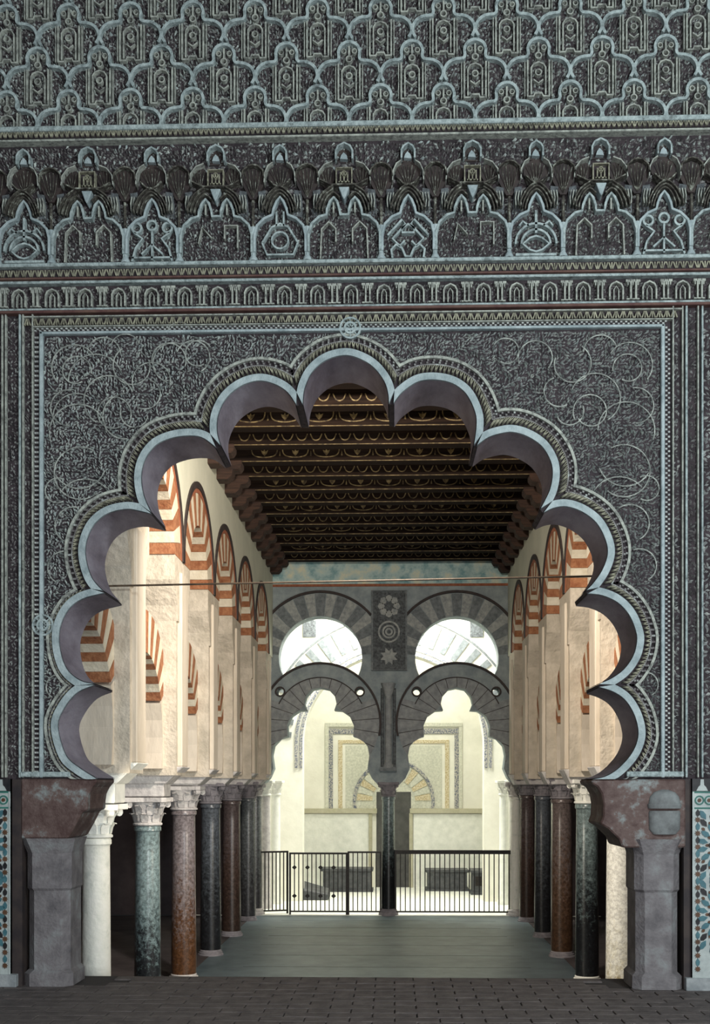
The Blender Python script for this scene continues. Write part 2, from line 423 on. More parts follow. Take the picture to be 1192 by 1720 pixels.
# pale fillet around the opening, leaf band, outer band
fil = offset_lobes(11.5*K); b1 = offset_lobes(15*K)
dO = [24,22,36,40,41,38,41,41,39,36,34]
b3 = offset_lobes([(d-4.5)*K for d in dO]); b4 = offset_lobes([d*K for d in dO])
bm2 = offset_lobes([(d*.62)*K for d in dO]); bm3 = offset_lobes([(d*.62+2.2)*K for d in dO])
for k in range(11):
    mb = MB(); n = 40
    strip(mb, resample_to(fil[k],n), resample_to(lobes[k],n), WY-.012, GY+.01)
    mb.build('lobe_fillet', 'stucco_pale', wall, smooth=True)
    mb = MB(); strip(mb, resample_to(b4[k],n), resample_to(b3[k],n), WY, GY+.01)
    mb.build('outer_lobe_band', 'stucco_line', wall)
    mb = MB(); strip(mb, resample_to(bm3[k],n), resample_to(bm2[k],n), WY+.006, GY+.01)
    mb.build('lobe_bead', 'stucco_leaf_dim', wall)
# little upright leaves in the band between the fillet and the bead
mb = MB()
for k in range(11):
    A = b1[k]; B = bm2[k]
    ln = sum(math.hypot(A[i][0]-A[i-1][0], A[i][1]-A[i-1][1]) for i in range(1,len(A)))
    m_ = max(6, int(ln/(7.0*K))); A = resample_to(A, m_); B = resample_to(B, m_)
    for i in range(1, m_-1):
        if B[i][1] < zi0+.03: continue
        for sgn in (-.28, .28):
            j = i+1 if sgn > 0 else i-1
            tip = (B[i][0]*(1-abs(sgn))+B[j][0]*abs(sgn), B[i][1]*(1-abs(sgn))+B[j][1]*abs(sgn))
            ribbon(mb, [A[i], tip], 1.7*K, WY+.004, GY+.004)
stuff(mb.build('lobe_leaf_band', 'stucco_leaf_gold', wall))
mb = MB()
for k in range(11):
    A = bm3[k]; B = b3[k]
    ln = sum(math.hypot(A[i][0]-A[i-1][0], A[i][1]-A[i-1][1]) for i in range(1,len(A)))
    m_ = max(6, int(ln/(5.0*K))); A = resample_to(A, m_); B = resample_to(B, m_)
    for i in range(m_):
        if B[i][1] < zi0+.03: continue
        for t in (.3,.75):
            c = (A[i][0]*(1-t)+B[i][0]*t, A[i][1]*(1-t)+B[i][1]*t)
            if (i+int(t*4)) % 2: mb.box(c[0]-1.6*K, c[0]+1.6*K, WY+.012, GY+.004, c[1]-1.6*K, c[1]+1.6*K)
stuff(mb.build('lobe_checker_band', 'stucco_leaf_dim', wall))

# ---- alfiz frame: straight mouldings
def hband(name, m, pya, pyb, x0, x1, depth, ref=560):
    za = W(ref,pya)[1]; zb = W(ref,pyb)[1]
    return MB().box(x0, x1, WY-depth, GY+.01, min(za,zb), max(za,zb)).build(name, m, wall, bevel=min(.006, abs(za-zb)*.25))
def vband(name, m, pxa, pxb, z0, z1, depth):
    xa = W(pxa,900)[0]; xb = W(pxb,900)[0]
    return MB().box(xa, xb, WY-depth, GY+.01, z0, z1).build(name, m, wall, bevel=min(.006, abs(xa-xb)*.25))
zf = lambda py: W(560,py)[1]
xw = lambda px: W(px,900)[0]
hband('frame_fillet', 'stucco_pale', 551.5, 556, xw(66), xw(1116), .012)
hband('frame_line', 'stucco_line', 541.5, 543.5, xw(54), xw(1131), .006)
hband('frame_line', 'stucco_line', 524.5, 527, xw(37), xw(1146), .006)
hband('frame_moulding', 'stucco_red', 517, 521.5, XL, XR, .03)
hband('frame_line', 'stucco_band', 513, 516.5, XL, XR, .02)
hband('inscription_rim', 'stucco_band', 467.5, 472, XL, XR, .03)
hband('cornice_line', 'stucco_red', 463.5, 466.5, XL, XR, .05)
hband('cornice_ledge', 'stucco_band', 441.5, 447.5, XL, XR, .075)
for a, b, mt in ((66,72,'stucco_pale'),(53,55.5,'stucco_line'),(37,39.5,'stucco_line'),(31,34.5,'stucco_band'),(8,10.5,'stucco_line'),(2,4.5,'stucco_line')):
    vband('frame_fillet' if mt == 'stucco_pale' else 'frame_line', mt, a, b, zf(1306), zf(551 if a > 60 else 519), .012 if mt == 'stucco_pale' else .004)
for a, b, mt in ((1110,1116,'stucco_pale'),(1129,1131.5,'stucco_line'),(1145,1147.5,'stucco_line'),(1151,1154.5,'stucco_band'),(1171,1173.5,'stucco_line'),(1178,1181,'stucco_band'),(1205,1208,'stucco_line')):
    vband('frame_fillet' if mt == 'stucco_pale' else 'frame_line', mt, a, b, zf(1306), zf(551 if a < 1120 else 519), .012 if mt == 'stucco_pale' else .004)
hband('base_moulding', 'stucco_band', 1296, 1305, xw(34), W(118,1300)[0], .01)
hband('base_moulding', 'stucco_band', 1296, 1305, W(1052,1300)[0], xw(1148), .01)

# leaf rows (a fan of three strokes each)
def fan_mesh(wd, ht, name, up=True):
    mb = MB()
    for a in (-.42, 0, .42):
        s_ = 1 if up else -1
        ribbon(mb, [(a*wd*.25, -s_*ht*.45), (a*wd, s_*ht*.45)], wd*.17, -.014, .004)
    return mb.mesh(name, 'stucco_leaf_gold')
fan = fan_mesh(12*K, 12*K, 'cornice_leaf'); fan2 = fan_mesh(12*K, 12*K, 'frame_leaf', False); fan3 = fan_mesh(9*K, 9*K, 'moulding_leaf')
for i in range(107): place('cornice_leaf', fan, (W(-30+12*i,455)[0], WY-.02, zf(455.5)), wall)
for i in range(90): place('frame_leaf', fan2, (W(46+12.2*i,534)[0], WY+.012, zf(534.5)), wall)
mb = MB().box(XL, XR, WY-.022, GY+.01, zf(463), zf(448)); mb.build('cornice_bed', 'stucco_ground', wall)
# checker band inside frame, verticals
mb = MB()
for r_ in range(2):
    for i in range(260):
        if (i+r_) % 2: continue
        x = xw(58)+i*4.1*K
        if x < xw(1127): mb.box(x-1.7*K, x+1.7*K, WY+.015, GY+.004, zf(548-3.2*r_)-1.2*K, zf(548-3.2*r_)+1.2*K)
for px in (58.5, 62.5, 1119.5, 1124):
    for i in range(186):
        if (i+int(px)) % 2: continue
        z = zf(1304)+i*4.05*K; x = xw(px); mb.box(x-1.7*K, x+1.7*K, WY+.015, GY+.004, z-1.5*K, z+1.5*K)
stuff(mb.build('frame_checker', 'stucco_leaf', wall))

# ---- spandrel carving
ring_poly = [p for L_ in b4 for p in L_]
ring_poly = [(ring_poly[0][0], zf(1309))] + ring_poly + [(ring_poly[-1][0], zf(1309))]
def keep_sp(X, Z): return ~inside(X, Z, ring_poly)
leaves('spandrel_leaves', 'stucco_leaf', xw(73), xw(1109), zf(1294), zf(558), 5.2*K, GY, .028, wall, keep_sp, size=(.62,.26), seed=2)
leaves('spandrel_leaves', 'stucco_leaf_bright', xw(73), xw(1109), zf(1294), zf(558), 9.5*K, GY, .040, wall, keep_sp, size=(.36,.12), seed=31)
band_in = [p for L_ in bm3 for p in L_]
leaves('frame_leaves', 'stucco_leaf_dim', xw(40), xw(52), zf(1300), zf(543), 6*K, GY, .025, wall, seed=3)
leaves('frame_leaves', 'stucco_leaf_dim', xw(11), xw(30), zf(1300), zf(524), 6*K, GY, .022, wall, seed=4)
leaves('frame_leaves', 'stucco_leaf', xw(1132.5), xw(1144), zf(1300), zf(540), 6*K, GY, .025, wall, seed=5)
leaves('frame_leaves', 'stucco_leaf_dim', xw(1156), xw(1170), zf(1300), zf(524), 6*K, GY, .025, wall, seed=6)
leaves('frame_leaves', 'stucco_leaf', xw(1182), XR, zf(1300), zf(524), 7*K, GY, .025, wall, seed=7)
leaves('frame_leaves', 'stucco_leaf_dim', XL, xw(1), zf(1300), zf(524), 7*K, GY, .022, wall, seed=8)
# big vine scrolls
def scroll(cx, cy, r, a0, a1, shrink=.0):
    n = max(8, int(abs(a1-a0)/12)); pts = []
    for k in range(n+1):
        a = math.radians(a0+(a1-a0)*k/n); rr = r*(1-shrink*k/n)
        x, z = W(cx+rr*math.cos(a), cy-rr*math.sin(a)); pts.append((x, WY+.012, z))
    keep = [p for p in pts if not inside(np.array([p[0]]), np.array([p[2]]), ring_poly)[0]]
    if len(keep) > 4: MB().tube(keep, 1.15*K, 5).build('vine_scroll', 'stucco_vine', wall, smooth=True)
SC = [(1058,612,38,150,-40,0),(1055,618,26,190,-120,.2),(1000,668,42,160,-60,0),(992,690,30,210,-150,.2),(960,610,34,60,-200,.15),(1052,722,48,180,-20,0),(1048,790,44,120,-130,0),
      (1050,770,46,200,330,0),(1040,850,50,160,40,0),(1060,880,36,190,-60,.2),(938,655,28,-60,-250,.2),(900,600,30,200,-40,.1),(1075,950,30,200,-60,.1),(850,590,24,150,-120,.2),(1068,680,30,100,-90,.0),(1085,1150,22,200,-60,.1),
      (1010,590,30,180,20,.1),(955,690,26,20,-170,.2),(1086,820,22,120,-120,.1)]
for c in SC: scroll(*c)
for cx, cy, r, a0, a1, s_ in SC: scroll(1182-cx, cy+4, r, 180-a0, 180-a1, s_)
for c in ((290,610,36,40,250,.1),(325,600,30,160,-60,.15),(255,640,34,200,-20,.1),(210,700,40,90,300,.1),(160,640,46,180,20,0),(300,560,20,180,0,0),(210,585,25,160,20,0),(128,700,40,200,60,0)): scroll(*c)
# knots
for px, py in ((588,551),(72,1050)):
    x, z = W(px,py); mb = MB(); ribbon(mb, circ(x,z,9*K,16), 3.5*K, WY-.015, GY+.004, True); ribbon(mb, circ(x,z,17*K,20), 3*K, WY-.01, GY+.004, True)
    for k in range(8):
        a = k*PI/4; ribbon(mb, [(x+3*K*math.cos(a), z+3*K*math.sin(a)), (x+15*K*math.cos(a), z+15*K*math.sin(a))], 1.5*K, WY-.008, GY+.004)
    mb.build('knot', 'stucco_band', wall)

# ---- kufic inscription frieze (y 472-513)
leaves('inscription_leaves', 'stucco_leaf_dim', XL, XR, zf(511), zf(474), 5.4*K, GY, .02, wall, seed=9)
ia = MB()
zb, zt = -17*K, 15*K
ribbon(ia, [(-11*K,zb),(-11*K,3*K),(-8*K,9*K),(0,13*K),(8*K,9*K),(11*K,3*K),(11*K,zb)], 2.6*K, -.012, .03)
ribbon(ia, [(-4*K,zb),(-4*K,0),(0,6*K),(4*K,0),(4*K,zb)], 1.6*K, -.006, .03)
ia = ia.mesh('inscription_arch', 'stucco_line')
il = MB()
ribbon(il, [(-3*K,zb),(-3*K,13*K)], 2.6*K, -.012, .03); ribbon(il, [(4*K,zb),(4*K,13*K)], 2.6*K, -.012, .03)
for dx in (-7,0,7):
    ribbon(il, [(dx*K-3*K,14*K),(dx*K+3*K,14*K)], 4*K, -.012, .03); ribbon(il, [(dx*K,7*K),(dx*K,14*K)], 2*K, -.008, .03)
ribbon(il, [(-9*K,zb+K),(9*K,zb+K)], 2*K, -.008, .03)
il = il.mesh('inscription_letter', 'stucco_line')
for i in range(-2, 26):
    place('inscription_arch', ia, (W(32+55.7*i,493)[0], WY, zf(493)), wall)
    place('inscription_letter', il, (W(60+55.7*i,493)[0], WY, zf(493)), wall, scale=(random.choice((1,-1,1.2)),1,1))

# =================================================================== muqarnas frieze (rows 235..440)
RY = WY + .03
leaves('muqarnas_ground_leaves', 'stucco_leaf_dim', XL, XR, zf(272), zf(236), 5.2*K, GY, .03, wall, seed=11)
leaves('muqarnas_ground_leaves', 'stucco_leaf_bright', XL, XR, zf(290), zf(236), 13*K, GY, .034, wall, size=(.30,.14), seed=33)
leaves('muqarnas_panel_leaves', 'stucco_leaf_bright', XL, XR, zf(438), zf(345), 9*K, GY-.004, .034, wall, size=(.30,.14), seed=34)
leaves('muqarnas_panel_leaves', 'stucco_leaf_dim', XL, XR, zf(438), zf(345), 5.0*K, GY-.004, .026, wall, seed=12)
leaves('muqarnas_panel_leaves', 'stucco_leaf_dim', XL, XR, zf(345), zf(272), 9*K, GY, .02, wall, seed=13)
def rel(pts, c): return [(c[0]+p[0]*K, c[1]+p[1]*K) for p in pts]       # pixel-sized units about c, z up
ZC = zf(438)                                                            # foot of the frieze
def shell(mb, c, w_, h, yb, yf, n=8):
    """concave fan shell: narrow foot at c, widening upward and coming forward, with ribs"""
    for k in range(n):
        a0 = -1+2*k/n; a1 = -1+2*(k+1)/n; am = (a0+a1)/2
        def pt(a, t, up):
            y = yb+(yf-yb)*t - (0 if not up else .012)
            return (c[0]+a*w_*(.12+.88*t**.8), y+.02*(1-a*a), c[1]+h*(t-.10*a*a*t))
        vs = []
        for t in (0,.33,.66,1): vs += [pt(a0,t,False), pt(am,t,True), pt(a1,t,False)]
        fs = []
        for r_ in range(3):
            fs += [(r_*3,r_*3+1,r_*3+4,r_*3+3),(r_*3+1,r_*3+2,r_*3+5,r_*3+4)]
        mb.add(vs, fs)
def niche(cx, wide, idx):
    c = (W(cx,400)[0], ZC); hw = 60 if wide else 43
    # back panel with cusped head
    if wide:
        head = [(-hw,44),(-55,60),(-42,72),(-30,75),(-29,84),(-24,97),(-18,104),(-12,97),(-8,84),(-7,75),(7,75),(8,84),(12,97),(18,104),(24,97),(29,84),(30,75),(42,72),(55,60),(hw,44)]
    else:
        head = [(-hw,42),(-39,58),(-27,70),(-13,76),(-11,86),(-6,98),(0,106),(6,98),(11,86),(13,76),(27,70),(39,58),(hw,42)]
    pan = rel([(-hw,0)]+head+[(hw,0)], c)
    n_ = MB().prism(pan, GY-.004, GY+.01).build('muqarnas_niche', 'stucco_ground', wall)
    mb = MB(); ribbon(mb, rel([(-hw,14)]+head+[(hw,14)], c), 4.2*K, WY-.035, GY); mb.build('niche_arch', 'stucco_band' if wide else 'stucco_pale', n_, bevel=.003)
    mb = MB(); ribbon(mb, rel([(-hw,0),(-hw,16)], c), 2*K, WY-.02, GY); ribbon(mb, rel([(hw,0),(hw,16)], c), 2*K, WY-.02, GY)
    mb.build('niche_jamb', 'stucco_band', n_)
    # nested ribs of the little vaults, each order corbelled further out
    tops = (-18, 18) if wide else (0,)
    for q in tops:
        for o_, (g, fy, mt) in enumerate(((5.5,.055,'stucco_rib'),(10.5,.075,'stucco_rib'),(15.5,.095,'stucco_rib'))):
            b_ = 11+g; top = 106+g*.75
            pts = [(q-b_-2,78),(q-b_,88),(q-b_*.62,100+g*.4),(q,top),(q+b_*.62,100+g*.4),(q+b_,88),(q+b_+2,78)]
            if wide: pts = [p for p in pts if abs(p[0]) < 58 and (abs(p[0]) > 5 and p[0]*q > 0)]
            else: pts = [p for p in pts if abs(p[0]) < 38]
            if len(pts) < 3: continue
            mb = MB(); ribbon(mb, cat_rom(rel(pts, c), 3), 2.0*K, WY-fy, WY-fy+.05); mb.build('vault_rib', mt, n_)
    for s_ in (-1,1):
        x0 = 38 if wide else 22
        mb = MB(); vs = []; nn = 6
        for i_ in range(nn+1):
            t = i_/nn
            for (x, z) in ((x0+2*t, 80+36*t), (x0+17-3*t, 76+38*t)): vs.append((c[0]+s_*x*K, GY-.006-.07*t*t, c[1]+z*K))
        mb.add(vs, [(2*i_,2*i_+1,2*i_+3,2*i_+2) for i_ in range(nn)]); mb.build('wing_vault', 'far_relief', n_)
        mb = MB()
        for q in range(3):
            x = x0+3+4.5*q; ribbon(mb, rel([(s_*x,84),(s_*(x+1),96),(s_*(x-1),108)], c), 1.5*K, WY-.05, WY+.01)
        mb.build('wing_letters', 'stucco_line', n_)
    def ribs(cx_, zb_, hw_, ht, n__, name):
        """dark hollow cell with thin ribs fanning up from its foot"""
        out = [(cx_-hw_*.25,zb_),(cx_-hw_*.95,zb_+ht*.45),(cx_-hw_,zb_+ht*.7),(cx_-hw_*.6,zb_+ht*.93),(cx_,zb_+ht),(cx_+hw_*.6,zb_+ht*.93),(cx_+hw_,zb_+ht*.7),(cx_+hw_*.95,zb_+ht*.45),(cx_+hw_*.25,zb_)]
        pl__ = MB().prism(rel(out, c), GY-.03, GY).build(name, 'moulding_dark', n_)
        mb = MB()
        for k in range(n__):
            t = -1+2*(k+.5)/n__
            path = [(c[0]+(cx_+t*hw_*.9*u**.7)*K, GY-.034-.05*u*u, c[1]+(zb_+3+(ht*.86-ht*.16*t*t)*u)*K) for u in (0,.3,.6,.85)]
            mb.tube(path, .75*K, 4)
        mb.build('fan_rib', 'stucco_rib', n_)
    if wide:
        mb = MB(); t_ = rel([(-9,117),(9,117),(3,101),(0,96),(-3,101)], c); mb.prism(t_, WY-.07, GY); mb.build('pendant', 'stucco_pale', n_, bevel=.004)
        mb = MB(); ribbon(mb, rel([(-40,130),(-22,121),(22,121),(40,130)], c), 2*K, WY-.075, GY); mb.build('ledge', 'stucco_rib', n_)
        mb = MB(); ribbon(mb, rel([(-13,122),(-13,150),(13,150),(13,122)], c), 2.2*K, WY-.06, WY-.0)
        for q in (-6,0,6): ribbon(mb, rel([(q,126),(q,143)], c), 2*K, WY-.055, WY-.0)
        ribbon(mb, rel([(-9,127),(9,127)], c), 2*K, WY-.055, WY); ribbon(mb, rel(circ(0,141,4,8), c), 1.5*K, WY-.055, WY, True)
        mb.build('lettered_box', 'stucco_leaf_gold', n_)
        MB().prism(rel([(-12,121),(12,121),(12,150),(-12,150)], c), WY-.02, GY).build('box_back', 'stucco_ground', n_)
        for s_ in (-1,1): ribs(s_*29, 122, 15, 38, 4, 'hollow_cell')
        hw2, z0, z1 = 14, 166, 193
    else:
        mb = MB(); ribbon(mb, rel([(-18,131),(-9,122),(0,118),(9,122),(18,131)], c), 2*K, WY-.075, GY); mb.build('ledge', 'stucco_rib', n_)
        ribs(0, 119, 21, 46, 5, 'hollow_cell')
        hw2, z0, z1 = 11, 166, 191
    # outer arch over the upper cell and the small blind niche on top
    ow = 44 if wide else 26
    mb = MB(); ribbon(mb, rel([(-ow,128),(-ow*.96,144),(-ow*.75,156),(-ow*.45,161)], c), 1.8*K, WY-.06, GY); ribbon(mb, rel([(ow,128),(ow*.96,144),(ow*.75,156),(ow*.45,161)], c), 1.8*K, WY-.06, GY)
    mb.build('cell_arch', 'stucco_line', n_)
    pts = [(-hw2,z0),(-hw2,z0+14),(-hw2*.7,z1-5),(0,z1),(hw2*.7,z1-5),(hw2,z0+14),(hw2,z0)]
    mb = MB(); ribbon(mb, rel(pts, c), 3*K, WY-.05, GY); mb.build('small_niche_arch', 'stucco_band', n_)
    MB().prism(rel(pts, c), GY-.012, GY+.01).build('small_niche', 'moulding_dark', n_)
    mb = MB(); mb.prism(rel([(-7,z0+3),(6,z0+2),(4,z0+9),(-1,z0+14),(-5,z0+9)], c), WY-.02, GY); mb.build('niche_bud', 'stucco_pale', n_)
    # fretwork inside the panels
    mb = MB(); ty = (WY-.022, GY)
    v = idx % 4
    if not wide:
        if v == 0:
            ribbon(mb, rel([(-34,40),(-10,66),(-4,58),(-26,34),(-14,22),(-6,30)], c), 3.4*K, *ty); ribbon(mb, rel([(34,40),(10,66),(4,58),(26,34),(14,22),(6,30)], c), 3.4*K, *ty)
            ribbon(mb, rel([(-10,52),(-10,44),(10,44),(10,52),(0,58)], c), 3.4*K, *ty, True)
            ribbon(mb, rel([(-26,2),(-28,16),(-20,24),(-10,18),(-4,4),(4,4),(10,18),(20,24),(28,16),(26,2)], c), 3.4*K, *ty)
        elif v == 1:
            for r_ in (34,24): ribbon(mb, rel(circ(0,22,r_,16,0,PI,False), c), 3.4*K, *ty)
            ribbon(mb, rel([(-22,22),(-10,32),(0,35),(10,32),(22,22),(10,12),(0,9),(-10,12)], c), 3*K, *ty, True)
            ribbon(mb, rel([(0,40),(0,78)], c), 4*K, *ty); ribbon(mb, rel([(-12,52),(-22,60),(-28,52)], c), 3*K, *ty); ribbon(mb, rel([(12,52),(22,60),(28,52)], c), 3*K, *ty)
            ribbon(mb, rel([(-34,4),(34,4)], c), 4*K, *ty)
        elif v == 2:
            for q in (-26,0,26): ribbon(mb, rel(circ(q,58 if q else 62,8,12), c), 3.6*K, *ty, True)
            ribbon(mb, rel([(-34,2),(-28,24),(-16,40),(-30,50)], c), 3.2*K, *ty); ribbon(mb, rel([(34,2),(28,24),(16,40),(30,50)], c), 3.2*K, *ty)
            ribbon(mb, rel([(-18,14),(0,30),(18,14)], c), 3*K, *ty); ribbon(mb, rel([(0,4),(0,52)], c), 3*K, *ty); ribbon(mb, rel([(-34,8),(34,8)], c), 3*K, *ty)
        else:
            ribbon(mb, rel(circ(0,34,14,16), c), 3*K, *ty, True); ribbon(mb, rel([(-30,30),(-14,56),(0,62),(14,56),(30,30)], c), 3.2*K, *ty)
            ribbon(mb, rel([(-6,82),(-6,58),(6,58),(6,82)], c), 3*K, *ty); ribbon(mb, rel([(-30,30),(-22,10),(22,10),(30,30)], c), 3*K, *ty)
    else:
        for q in (-18,18): ribbon(mb, rel([(q,78),(q,96)], c), 2.6*K, *ty)
        if v % 2: ribbon(mb, rel([(-40,2),(-38,52),(-26,64),(-14,52),(-14,30)], c), 2.4*K, *ty); ribbon(mb, rel([(40,2),(38,52),(26,64),(14,52),(14,30)], c), 2.4*K, *ty)
        else: ribbon(mb, rel([(14,38),(14,60),(36,60),(36,22)], c), 2.4*K, *ty); ribbon(mb, rel([(-30,30),(-24,58),(-8,40)], c), 2*K, *ty)
    mb.build('fretwork', 'stucco_line' if wide else 'stucco_band', n_)
k0 = 0
for k in range(-3, 5):
    niche(578+214.5*k, True, k+3); niche(685+214.5*k, False, k+4)
    for cx in (516+214.5*k, 640+214.5*k):
        c = (W(cx,400)[0], ZC)
        col = MB().lathe([(8*K,0),(8*K,3*K),(4.5*K,9*K),(3.6*K,14*K),(3.6*K,40*K),(5*K,44*K),(6.5*K,52*K),(7.5*K,56*K)], 8, (c[0],WY-.005,c[1])).build('colonnette', 'stucco_pale', wall, smooth=True)
        mb = MB(); mb.tube([(c[0],WY-.02,c[1]+56*K),(c[0],WY-.03,c[1]+100*K)], 2.6*K, 6); mb.build('upper_shaft', 'stucco_rib', col)
        out = [(-5,104),(-17,126),(-19,138),(-15,150),(0,156),(15,150),(19,138),(17,126),(5,104)]
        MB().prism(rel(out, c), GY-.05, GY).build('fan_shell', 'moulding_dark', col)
        mb = MB()
        for k_ in range(5):
            t = -1+2*(k_+.5)/5
            mb.tube([(c[0]+t*17*u**.7*K, GY-.054-.06*u*u, c[1]+(106+(44-7*t*t)*u)*K) for u in (0,.3,.6,.95)], .8*K, 4)
        mb.build('fan_rib', 'stucco_rib', col)
        mb = MB(); ribbon(mb, rel([(-19,134),(-17,148),(-8,156),(0,158),(8,156),(17,148),(19,134)], c), 2.2*K, WY-.06, GY); mb.build('shell_rim', 'stucco_rib', col)

# ---- moulding between muqarnas and the lattice, rows 200..236
hband('upper_cornice', 'stucco_band', 213, 221, XL, XR, .09)
hband('upper_cornice_bed', 'stucco_ground', 221, 230, XL, XR, .06)
hband('upper_cornice_line', 'stucco_line', 230.5, 234, XL, XR, .05)
for i in range(150): place('moulding_leaf', fan3, (W(-30+8.6*i,225)[0], WY-.062, zf(225.5)), wall)

# ---- interlaced lobed lattice (sebka)
PX, PZ = 105.5, 73.0
half = [(0,0),(9,-2.5),(15,-8),(18,-17),(17,-25),(20,-31),(30,-32),(40,-35),(48,-42),(52,-52),(51,-60),(47,-67)]
full = [(-a,b) for a,b in reversed(half[1:])] + half
def seb_mesh(full_):
    mb = MB(); pts = cat_rom([(a*K,b*K) for a,b in full_], 2); ribbon(mb, pts, 4.8*K, -.022, .03); return mb.mesh('lattice_arch', 'stucco_band')
seb = seb_mesh(full)
def pan_mesh(bottom):
    mb = MB()
    for s_ in (-1,1):
        ribbon(mb, [(s_*18*K,-36*K),(s_*18*K,bottom*K)], 2.8*K, -.014, .03)
        ribbon(mb, [(s_*22.5*K,-36*K),(s_*22.5*K,bottom*K)], 1.6*K, -.008, .03)
    ribbon(mb, [(-12*K,bottom*K+3*K),(-12*K,-48*K),(-8*K,-42*K),(0,-39*K),(8*K,-42*K),(12*K,-48*K),(12*K,bottom*K+3*K)], 2.4*K, -.012, .03)
    if bottom < -80:
        ribbon(mb, [(-19*K,bottom*K),(-8*K,bottom*K),(-6*K,bottom*K+5*K),(6*K,bottom*K+5*K),(8*K,bottom*K),(19*K,bottom*K)], 2.6*K, -.012, .03)
        ribbon(mb, [(-8*K,-68*K),(0,-74*K),(8*K,-68*K)], 2*K, -.01, .03)
        ribbon(mb, circ(0,-56*K,5*K,10), 2*K, -.012, .03, True)
    ribbon(mb, [(0,-6*K),(0,-22*K)], 3*K, -.012, .03); ribbon(mb, circ(0,-28*K,5*K,10), 2*K, -.012, .03, True)
    ribbon(mb, circ(-9*K,-14*K,4*K,8), 1.6*K, -.006, .03, True); ribbon(mb, circ(9*K,-14*K,4*K,8), 1.6*K, -.006, .03, True)
    return mb.mesh('lattice_panel', 'stucco_line')
pan_l = pan_mesh(-96); pan_s = pan_mesh(-64)
x533 = W(533.5,100)[0]; z0A = zf(0)
for row in range(-3, 3):
    for i in range(-9, 11):
        x = x533 + (i+(.5 if row % 2 else 0))*PX*K; z = z0A - row*PZ*K
        if x < XL or x > XR: continue
        a = place('lattice_arch', seb, (x, WY, z), wall)
        place('lattice_panel', pan_s if row == 2 else pan_l, (x, WY, z), a)
leaves('lattice_leaves', 'stucco_leaf_dim', XL, XR, zf(213), ZTOP, 5.2*K, GY, .026, wall, seed=21)
leaves('lattice_leaves', 'stucco_leaf_bright', XL, XR, zf(213), ZTOP, 9.0*K, GY, .034, wall, size=(.30,.14), seed=32)

# =================================================================== PIERS AND IMPOSTS of the big arch
def pier(name, pts_imp, shaft_px, foot, label, side):
    xs0, xs1 = W(shaft_px[0],1500)[0], W(shaft_px[1],1500)[0]
    t = empty(name, ((xs0+xs1)/2, (WY+WB)/2, 0))
    imp = [W(*p) for p in pts_imp]
    MB().prism(imp, WY+.01, WB).build('impost', 'impost_marble', t, bevel=.012)
    zt = W(560,1409)[1]
    # pier: chamfered block with a slightly swelling top
    YP = WB-.20; prof = [(xs0,YP),(xs0,WY+.10),(xs0+.06,WY+.03),(xs1-.06,WY+.03),(xs1,WY+.10),(xs1,YP)]
    mb = MB(); lv = [(0,.03),(.10,.03),(.13,.0),(zt-.42,0),(zt-.40,.012),(zt-.12,.012),(zt,.05)]
    n = len(prof); cxm = (xs0+xs1)/2; vs = []
    for z, g in lv:
        for x, y in prof: vs.append((x+(g if x > cxm else -g), y-(g if y < YP-.01 else 0), z))
    fs = [(i*n+k, i*n+(k+1) % n, (i+1)*n+(k+1) % n, (i+1)*n+k) for i in range(len(lv)-1) for k in range(n)]
    fs += [tuple(reversed(range(n))), tuple((len(lv)-1)*n+k for k in range(n))]
    mb.add(vs, fs).build('shaft', 'pier_stone', t)
    tag(t, label, 'pier', kind='structure'); return t
pl = pier('stone_pier', [(34,1308),(162,1308),(161,1314),(154,1322),(148,1334),(146,1348),(146,1361),(137,1364),(126,1386),(113,1409),(34,1409)], (43,113), 0,
          'grey stone pier with red-brown impost at the left foot of the big lobed arch', -1)
pr = pier('stone_pier', [(1152,1309),(994,1309),(994,1316),(1004,1322),(1011,1334),(1014,1352),(1013,1372),(1008,1384),(1022,1392),(1040,1410),(1046,1424),(1152,1424)], (1071,1142), 0,
          'grey stone pier with a rounded boss on its impost, right foot of the big arch', 1)
# worn boss on the right impost
x, z = W(1116,1380); mb = MB(); mb.lathe([(.02,-.105),(.09,-.10),(.122,-.06),(.125,.07),(.118,.085)], 20, (x,WY+.01,z)); mb.v = [(p[0], WY+.012+(p[1]-WY-.01)*.45, p[2]) for p in mb.v]; mb.build('boss', 'boss_stone', pr, smooth=True)
mb = MB(); mb.lathe([(.13,0),(.135,.03),(.12,.045)], 20, (x,WY+.01,W(1116,1358)[1])); mb.v = [(p[0], WY+.012+(p[1]-WY-.01)*.45, p[2]) for p in mb.v]; mb.build('boss_rim', 'boss_stone', pr, smooth=True)
mb = MB(); mb.lathe([(.125,0),(.115,.05),(.085,.085),(.03,.105),(.0,.108)], 20, (x,WY+.01,W(1116,1349)[1])); mb.v = [(p[0], WY+.012+(p[1]-WY-.01)*.45, p[2]) for p in mb.v]; mb.build('boss_cap', 'boss_stone', pr, smooth=True)
# dark strips beside the piers, the shadow there put into their colour
for a, b in ((17,36),(1149,1162)):
    MB().box(W(a,1400)[0], W(b,1400)[0], WY+.02, WB, 0, zi).build('recess_shade', 'moulding_dark', wall)

